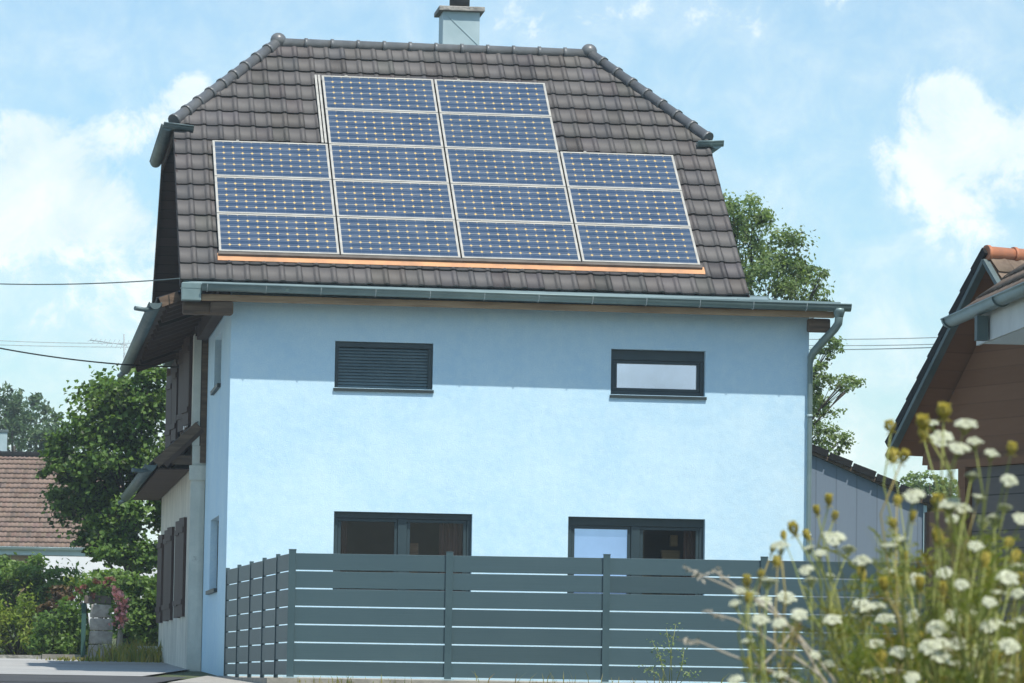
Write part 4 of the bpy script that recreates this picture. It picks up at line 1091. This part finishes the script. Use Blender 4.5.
def nest_mesh(seed, rad, hgt):
    rg = random.Random(seed); bm = B(); tl = tint_layer(bm)
    for k in range(44):
        a = rg.uniform(0, 6.283); q = math.sqrt(rg.uniform(.1, 1)); rr = rad * q
        d = Vector((math.cos(a), math.sin(a), 0))
        pts = [Vector((0, 0, -.004)), d * rr * .75 + Vector((0, 0, hgt * .28)), d * rr * .98 + Vector((0, 0, hgt * .62)), d * rr * .62 + Vector((0, 0, hgt * rg.uniform(.88, 1.05)))]
        tube(bm, pts, [.0012, .0013, .0015, .002], 4, False)
        for j in range(4):
            P = pts[3] + Vector((rg.gauss(0, .003), rg.gauss(0, .003), rg.gauss(0, .003)))
            leaf_quad(bm, tl, P, Vector((rg.gauss(0, 1), rg.gauss(0, 1), 1)), .007, .8, rg, (1, 1, 1, 1))
    for k in range(10):      # bracts hanging below
        a = k * .628; d = Vector((math.cos(a), math.sin(a), 0))
        tube(bm, [Vector((0, 0, -.003)), d * rad * .6 + Vector((0, 0, -.004)), d * rad * .95 + Vector((0, 0, -.012))], [.0009, .0009, .0004], 4, False)
    for f in bm.faces:
        b = rg.uniform(.7, 1.25)
        for l in f.loops: l[tl] = (b, b * rg.uniform(.92, 1.03), b * .9, 1)
    me = bpy.data.meshes.new('seed_head'); bm.to_mesh(me); bm.free(); me.materials.append(M['nest']); return me
UM = [umbel_mesh(300 + k, r_, 15, d_) for k, (r_, d_) in enumerate(((.034, .010), (.032, .015), (.036, .006), (.030, .018)))]
NM = [nest_mesh(320 + k, r_, h_) for k, (r_, h_) in enumerate(((.021, .040), (.024, .034), (.018, .038)))]

def frond(bm, p, d, L_, rg):
    """finely divided leaf"""
    tl = tint_layer(bm); d = Vector(d).normalized(); side = d.cross(Vector((0, 0, 1))).normalized()
    br = rg.uniform(.7, 1.35); tint = (br * rg.uniform(.9, 1.3), br, br * .85, 1)
    n = 9
    for i in range(n):
        s = i / n; q = p + d * L_ * s + Vector((0, 0, .18 * L_ * math.sin(s * 2.4) - .12 * L_ * s * s))
        for sg in (-1, 1):
            ln = L_ * .38 * (1 - s * .8) * rg.uniform(.7, 1.2)
            e = q + (side * sg * .8 + d * .6 + Vector((0, 0, rg.uniform(-.2, .3)))).normalized() * ln
            for j in range(5):
                u = (j + .6) / 5; c = q.lerp(e, u); dd = (d * rg.uniform(.2, 1) + side * sg * rg.uniform(-.6, 1) + Vector((0, 0, rg.uniform(-.4, .5)))).normalized() * ln * .28
                w_ = dd.cross(Vector((0, 1, .3))).normalized() * .0022
                vs = [bm.verts.new(x) for x in (c - w_, c + w_, c + dd)]
                f = bm.faces.new(vs)
                for l in f.loops: l[tl] = tint
W_ = [(510,57),(535,93),(592,60),(614,103),(576,117),(655,131),(697,197),(687,260),(607,184),(468,232),(562,290),(585,268),(617,355),(258,327),(277,335),(311,362),(343,393),(410,355),(407,416),(242,370),(208,411),(219,438),(265,427),(213,358),(145,355),(47,463),(36,493),(75,472),(104,488),(115,438),(98,533),(142,540),(190,519),(270,532),(375,500),(456,540),(350,608),(263,641),(356,663),(464,672),(436,612),(530,622),(650,490),(668,467),(583,448),(610,673),(690,668),(723,537),(625,235),(727,287),(37,677),(145,667),(160,480),(525,555),(345,500),(470,520),(570,590),(700,600),(640,560),(720,470),(600,520),(575,640),(505,600),(720,410),(690,430)]
Y_ = [(540,43),(492,68),(492,95),(413,75),(703,128),(418,148),(438,150),(427,250),(464,293),(418,308),(263,253),(236,277),(275,290),(155,335),(182,325),(215,335),(125,368),(139,398),(95,428),(65,450),(70,493),(447,388),(398,460),(345,432),(484,460),(523,335),(530,350),(525,260),(710,385),(695,352),(485,595),(615,612),(450,600),(72,645),(540,470),(640,400),(660,440),(590,560),(660,640),(720,560)]
heads = [(720 + x / 2.414, 400 + y / 2.414, 'w') for x, y in W_] + [(720 + x / 2.414, 400 + y / 2.414, 'y') for x, y in Y_]
rg = random.Random(77)
for _ in range(26): heads.append((rg.uniform(870, 1022), rg.uniform(570, 678), 'w' if rg.random() < .85 else 'y'))
for _ in range(8):
    x_ = rg.uniform(745, 1015); heads.append((x_, rg.uniform(max(500, 640 - (x_ - 745) * .7), 675), 'w'))
NPL = 24
bases = []
for k in range(NPL):
    px = 770 + (1040 - 770) * ((k + .5) / NPL) ** .8
    bases.append([px, rg.uniform(8.6, 10.8), []])
for h in sorted(heads, key=lambda q: q[0]):
    # a head belongs to a plant rooted a little to its right, low heads to nearer ones
    want = h[0] + (690 - h[1]) * .22 + 30 * (1 - min(1, max(0, (h[0] - 700) / 250)))
    b = min(bases, key=lambda q: abs(q[0] - want) + 9 * len(q[2])); b[2].append(h)
special = {}
for bi, (px, D, hs) in enumerate(bases):
    if not hs: continue
    root = at(px + rg.uniform(-6, 6), 690, D); root.z = ground_z(root) - .03
    t = thing('wild_carrot', 'wild carrot plant with white and yellow-green umbels on the roadside bank', 'plant', root, 'wild carrots in the foreground')
    sb = B(); lb = B()
    hs = sorted(hs, key=lambda q: q[1])
    pts = [at(h[0], h[1], D + (rg.uniform(-.8, .1) if h[2] == 'w' else rg.uniform(-.5, .5))) for h in hs]
    main = pts[0]
    def spine(s):
        return root.lerp(main, s) + Vector((math.sin(s * 2.6 + bi) * .06 - .04 * s * (1 - s), 0, .05 * math.sin(s * math.pi)))
    tube(sb, [spine(i / 8) if i < 8 else main - Vector((0, 0, .0)) for i in range(9)], [.0033 - .0002 * i for i in range(9)], 6)
    stem_dirs = [(main - spine(.85)).normalized()]
    for P in pts[1:]:
        s = max(.12, min(.8, (P.z - root.z) / (main.z - root.z) - rg.uniform(.22, .42))) if main.z > root.z + .1 else .3
        a = spine(s); c = a.lerp(P, .5) + Vector((0, 0, -.03 + rg.uniform(-.02, .02))) + (P - a).cross(Vector((0, 1, 0))) * rg.uniform(-.08, .08)
        q = [a.lerp(c, .5) * 1.0, c]
        tube(sb, [a, a.lerp(c, .55) + Vector((0, 0, -.008)), c, c.lerp(P, .5) + Vector((0, 0, .005)), P], [.0019, .0017, .0015, .0014, .0013], 6)
        stem_dirs.append((P - c).normalized())
    for i in range(7):
        s = rg.uniform(.3, .7); a = rg.uniform(0, 6.283); p_ = spine(s); e_ = p_ + Vector((math.cos(a) * .07, math.sin(a) * .07, rg.uniform(.05, .13)))
        tube(sb, [p_, p_.lerp(e_, .5) + Vector((math.cos(a) * .012, 0, -.01)), e_], [.0012, .001, .0007], 5)
        frond(lb, p_.lerp(e_, .6), e_ - p_, rg.uniform(.05, .09), rg)
    so = obj('stem', sb, M['stem'] if rg.random() < .72 else M['drystem'], t)
    for i in range(8):
        s = rg.uniform(.05, .7); a = rg.uniform(0, 6.283)
        frond(lb, spine(s), (math.cos(a), math.sin(a), rg.uniform(.2, .8)), rg.uniform(.10, .2) * (1.2 - s * .6), rg)
    obj('leaves', lb, M['carrotleaf'], t)
    for h, P, dr_ in zip(hs, pts, stem_dirs):
        me = rg.choice(UM) if h[2] == 'w' else rg.choice(NM)
        o = bpy.data.objects.new('umbel' if h[2] == 'w' else 'seed_head', me); COL.objects.link(o); o.parent = t
        o.location = P - root
        axis = (dr_ + Vector((rg.gauss(0, .18), rg.gauss(0, .18), .9 if h[2] == 'w' else .5))).normalized()
        if h[2] == 'w': axis = (axis + Vector((0, -.12, 0))).normalized()
        qn = Vector((0, 0, 1)).rotation_difference(axis); o.rotation_mode = 'QUATERNION'; o.rotation_quaternion = qn
        s = rg.uniform(.6, 1.05) * D / 10 * (.66 if h[0] < 860 else .78) * (1 if h[2] == 'w' else 1.12); o.scale = (s, s, s)
# dried stalks leaning left
for lab, pts, D in (('bleached dry stalk reaching farthest left in front of the fence', [(845, 720), (800, 640), (770, 605), (735, 590), (683, 567)], 9.4),
                    ('short bleached dry stalk just below the upper leaning stalk', [(850, 700), (790, 625), (740, 590), (713, 570)], 9.7),
                    ('long bleached dry stalk arching left across the middle of the fence', [(860, 730), (820, 675), (770, 640), (735, 620), (703, 611)], 9.2),
                    ('low bleached dry stalk with drooping tip near the bottom of the fence', [(850, 720), (800, 685), (765, 668), (730, 655), (700, 642), (678, 640)], 9.0),
                    ('bleached dry stalk crossing the others upward to the right', [(735, 700), (760, 668), (782, 645), (800, 622)], 9.1)):
    q = [at(x, y, D + .05 * i) for i, (x, y) in enumerate(pts)]
    bm = B(); b0 = q[0].copy(); b0.z = ground_z(b0) - .02
    tube(bm, [b0] + q, [.0038] + [.0034 - .0003 * i for i in range(len(q))], 6)
    tp = q[-1]; tl = tint_layer(bm)
    for i in range(14):
        leaf_quad(bm, tl, tp + (q[-2] - tp).normalized() * rg.uniform(0, .07) + Vector((rg.gauss(0, .004),) * 3), Vector((rg.gauss(0, 1), rg.gauss(0, 1), 1)), .018, .35, rg, (1, 1, 1, 1))
    tag(obj('dry_stalk', bm, M['palestem'], loc=b0), lab, 'stalk')
# grasses on the bank
gb = B(); rg = random.Random(41)
for k in range(110):
    px = 740 + 300 * rg.random() ** .55; D = rg.uniform(8.4, 12.0); P = at(px, 690, D); P.z = ground_z(P)
    hm = .62 + .32 * min(1, max(0, (px - 800) / 200))
    blades(gb, P, 9, hm * .5, hm, rg, .06, .08, .0035, .22, ground_z)
tag(obj('bank_grass', gb, M['grass']), kind='stuff')
lb = B()
for k in range(110):
    px = 800 + 235 * rg.random() ** .6; D = rg.uniform(9.3, 11.6); hgt = rg.uniform(560, 690) if px > 880 else rg.uniform(630, 700)
    P = at(px, hgt, D); a = rg.uniform(0, 6.28); frond(lb, P, (math.cos(a), math.sin(a), rg.uniform(0, .9)), rg.uniform(.1, .2), rg)
tag(obj('undergrowth', lb, M['carrotleaf']), kind='stuff')

# ------------------------------------------------------------------ cables and aerial
def cable(label, p, q, sag, r, m=None):
    bm = B(); p, q = Vector(p), Vector(q)
    tube(bm, [p.lerp(q, i / 24) - Vector((0, 0, sag * 4 * (i / 24) * (1 - i / 24))) for i in range(25)], r, 6)
    tag(obj('overhead_cable', bm, m or M['cable'], loc=p), label, 'cable', 'overhead cables')
hook = Vector((-.70, -.36, 6.80))
cable('thin cable meeting the left corner of the main gutter', hook, at(-120, 276, 60), .10, .008, M['zinc_dark'])
cable('thick dark cable sagging down to the old side wall', (OX + sk(9.9) - .05, 9.9, at(163, 367, 64).z), at(-90, 328, 58), .12, .011)
cable('upper of two faint cables beside the aerial at left', at(-40, 338.5, 150), at(190, 342, 150), .1, .012, M['palecable'])
cable('lower of two faint cables beside the aerial at left', at(-40, 343.5, 150), at(190, 347, 150), .05, .012, M['palecable'])
cable('topmost of three thin cables between house and barn', at(780, 339, 120), at(1010, 334.5, 100), .05, .011, M['palecable'])
cable('middle one of three thin cables between house and barn', at(780, 345, 120), at(1010, 341.5, 100), .05, .011, M['palecable'])
cable('lowest of three thin cables between house and barn', at(780, 349.5, 120), at(1010, 344, 100), .05, .013, M['palecable'])
an = at(124, 700, 95); an.z = ground_z(an)
aer = thing('tv_aerial', 'faint television aerial above the tree left of the house', 'aerial', an)
bm = B(); tube(bm, [an, at(124, 334, 95)], .018, 6); obj('mast', bm, M['palecable'], aer)
bm = B(); p, q = at(90, 340, 95), at(127, 345, 95); tube(bm, [p, q], .012, 6)
for k in range(9):
    c = p.lerp(q, k / 8); bar(bm, c - Vector((.05, .2, .05 + .01 * k)), c + Vector((.05, .2, .05 + .01 * k)), .010, .010)
obj('boom', bm, M['palecable'], aer)

# ------------------------------------------------------------------ summer haze
bm = B(); box(bm, -160, 200, -110, 190, -12, 45)
hm = bpy.data.materials.new('haze'); hm.use_nodes = True; hn = hm.node_tree; hn.nodes.clear()
ho = hn.nodes.new('ShaderNodeOutputMaterial'); hv = hn.nodes.new('ShaderNodeVolumeScatter')
hv.inputs['Color'].default_value = (.80, .95, 1, 1); hv.inputs['Density'].default_value = .0006; hv.inputs['Anisotropy'].default_value = .1
hn.links.new(hv.outputs[0], ho.inputs['Volume'])
tag(obj('haze', bm, hm), kind='stuff')

# ------------------------------------------------------------------ daylight
az, el = R(21), R(59.3)
SV = Vector((math.sin(az) * math.cos(el), -math.cos(az) * math.cos(el), math.sin(el)))
sun = bpy.data.lights.new('sun', 'SUN'); sun.energy = 4.95; sun.angle = R(.5); sun.color = (1, .955, .88)
so = bpy.data.objects.new('sun', sun); COL.objects.link(so); so.rotation_euler = SV.to_track_quat('Z', 'Y').to_euler(); so.location = (0, -20, 40)
w = bpy.data.worlds.new('World'); scene.world = w; w.use_nodes = True; nt = w.node_tree
bg = nt.nodes['Background']; bg.inputs['Strength'].default_value = .14
sky = nt.nodes.new('ShaderNodeTexSky'); sky.sky_type = 'NISHITA'; sky.sun_disc = False
sky.sun_elevation = el; sky.sun_rotation = math.atan2(SV.x, SV.y); sky.air_density = 1.0; sky.dust_density = 1.0; sky.ozone_density = 1.5
tc = nt.nodes.new('ShaderNodeTexCoord')
def vdir(px, py): return ray(px, py).normalized()
gen = tc.outputs['Generated']
def lobe(px, py, rx, ry):
    """cloud bank centred on a compass direction"""
    d = vdir(px, py); mp = nt.nodes.new('ShaderNodeVectorMath'); mp.operation = 'SUBTRACT'; nt.links.new(gen, mp.inputs[0]); mp.inputs[1].default_value = d
    dx = nt.nodes.new('ShaderNodeVectorMath'); dx.operation = 'DOT_PRODUCT'; nt.links.new(mp.outputs[0], dx.inputs[0]); dx.inputs[1].default_value = r0
    dz = nt.nodes.new('ShaderNodeVectorMath'); dz.operation = 'DOT_PRODUCT'; nt.links.new(mp.outputs[0], dz.inputs[0]); dz.inputs[1].default_value = (0, 0, 1)
    df = nt.nodes.new('ShaderNodeVectorMath'); df.operation = 'DOT_PRODUCT'; nt.links.new(mp.outputs[0], df.inputs[0]); df.inputs[1].default_value = cf
    a = mth(nt, 'POWER', mth(nt, 'DIVIDE', mth(nt, 'ABSOLUTE', dx.outputs['Value']), rx / FPX), 2.0)
    b = mth(nt, 'POWER', mth(nt, 'DIVIDE', mth(nt, 'ABSOLUTE', dz.outputs['Value']), ry / FPX), 2.0)
    c = mth(nt, 'POWER', mth(nt, 'DIVIDE', mth(nt, 'ABSOLUTE', df.outputs['Value']), .2), 2.0)
    return mth(nt, 'EXPONENT', mth(nt, 'MULTIPLY', mth(nt, 'ADD', mth(nt, 'ADD', a, b), c), -1.0))
tot = None
for px_, py_, rx_, ry_, k_ in ((50, 180, 80, 58, .8), (25, 130, 46, 32, .5), (110, 135, 40, 32, .55), (190, 92, 34, 28, .85), (160, 118, 30, 22, .4), (10, 225, 100, 50, .5), (110, 215, 70, 40, .4), (60, 325, 90, 50, .42), (150, 270, 60, 60, .3),
                          (938, 92, 42, 30, .62), (985, 135, 70, 46, .66), (940, 200, 120, 50, .3), (900, 150, 70, 40, .25), (690, 8, 190, 30, .22), (860, 15, 130, 40, .25), (520, 20, 120, 30, .3), (780, 230, 90, 50, .3), (880, 390, 130, 70, .32), (980, 250, 110, 80, .3), (800, 140, 120, 60, .15)):
    k = mth(nt, 'MULTIPLY', lobe(px_, py_, rx_, ry_), k_)
    tot = k if tot is None else mth(nt, 'ADD', tot, k)
nz = noise_n(nt, gen, 60, 12, .66, .3); nz2 = noise_n(nt, gen, 17, 6, .55)
nb_ = mth(nt, 'ADD', mth(nt, 'MULTIPLY', mth(nt, 'SUBTRACT', nz, .5), 1.5), mth(nt, 'MULTIPLY', mth(nt, 'SUBTRACT', nz2, .5), .9))
f1 = ramp(nt, mth(nt, 'ADD', tot, nb_), .30, .60)
# thin haze towards the horizon
sz = nt.nodes.new('ShaderNodeSeparateXYZ'); nt.links.new(gen, sz.inputs[0])
low_ = mth(nt, 'EXPONENT', mth(nt, 'MULTIPLY', mth(nt, 'MAXIMUM', sz.outputs[2], 0.0), -6.0))
f2 = mth(nt, 'MULTIPLY', low_, mth(nt, 'ADD', .62, mth(nt, 'MULTIPLY', nb_, 1.5)))
fac = mth(nt, 'MAXIMUM', mth(nt, 'MULTIPLY', f1, mth(nt, 'MINIMUM', 1.0, mth(nt, 'MULTIPLY', low_, 2.4))), f2)
skyc = mixc(nt, 1.0, sky.outputs[0], (.98, 1.20, 1.24), 'MULTIPLY')
shade = mixc(nt, ramp(nt, mth(nt, 'ADD', mth(nt, 'MULTIPLY', nz, .6), mth(nt, 'MULTIPLY', noise_n(nt, gen, 30, 6, .6), .5)), .42, .66), (5.6, 7.0, 7.4), (7.4, 8.2, 8.2))
out = mixc(nt, fac, skyc, shade)
nt.links.new(out, bg.inputs['Color'])
try: w.cycles.sampling_method = 'AUTOMATIC'
except Exception: pass

scene.render.engine = 'CYCLES'
scene.view_settings.view_transform = 'Standard'; scene.view_settings.look = 'None'; scene.view_settings.exposure = 0; scene.view_settings.gamma = 1
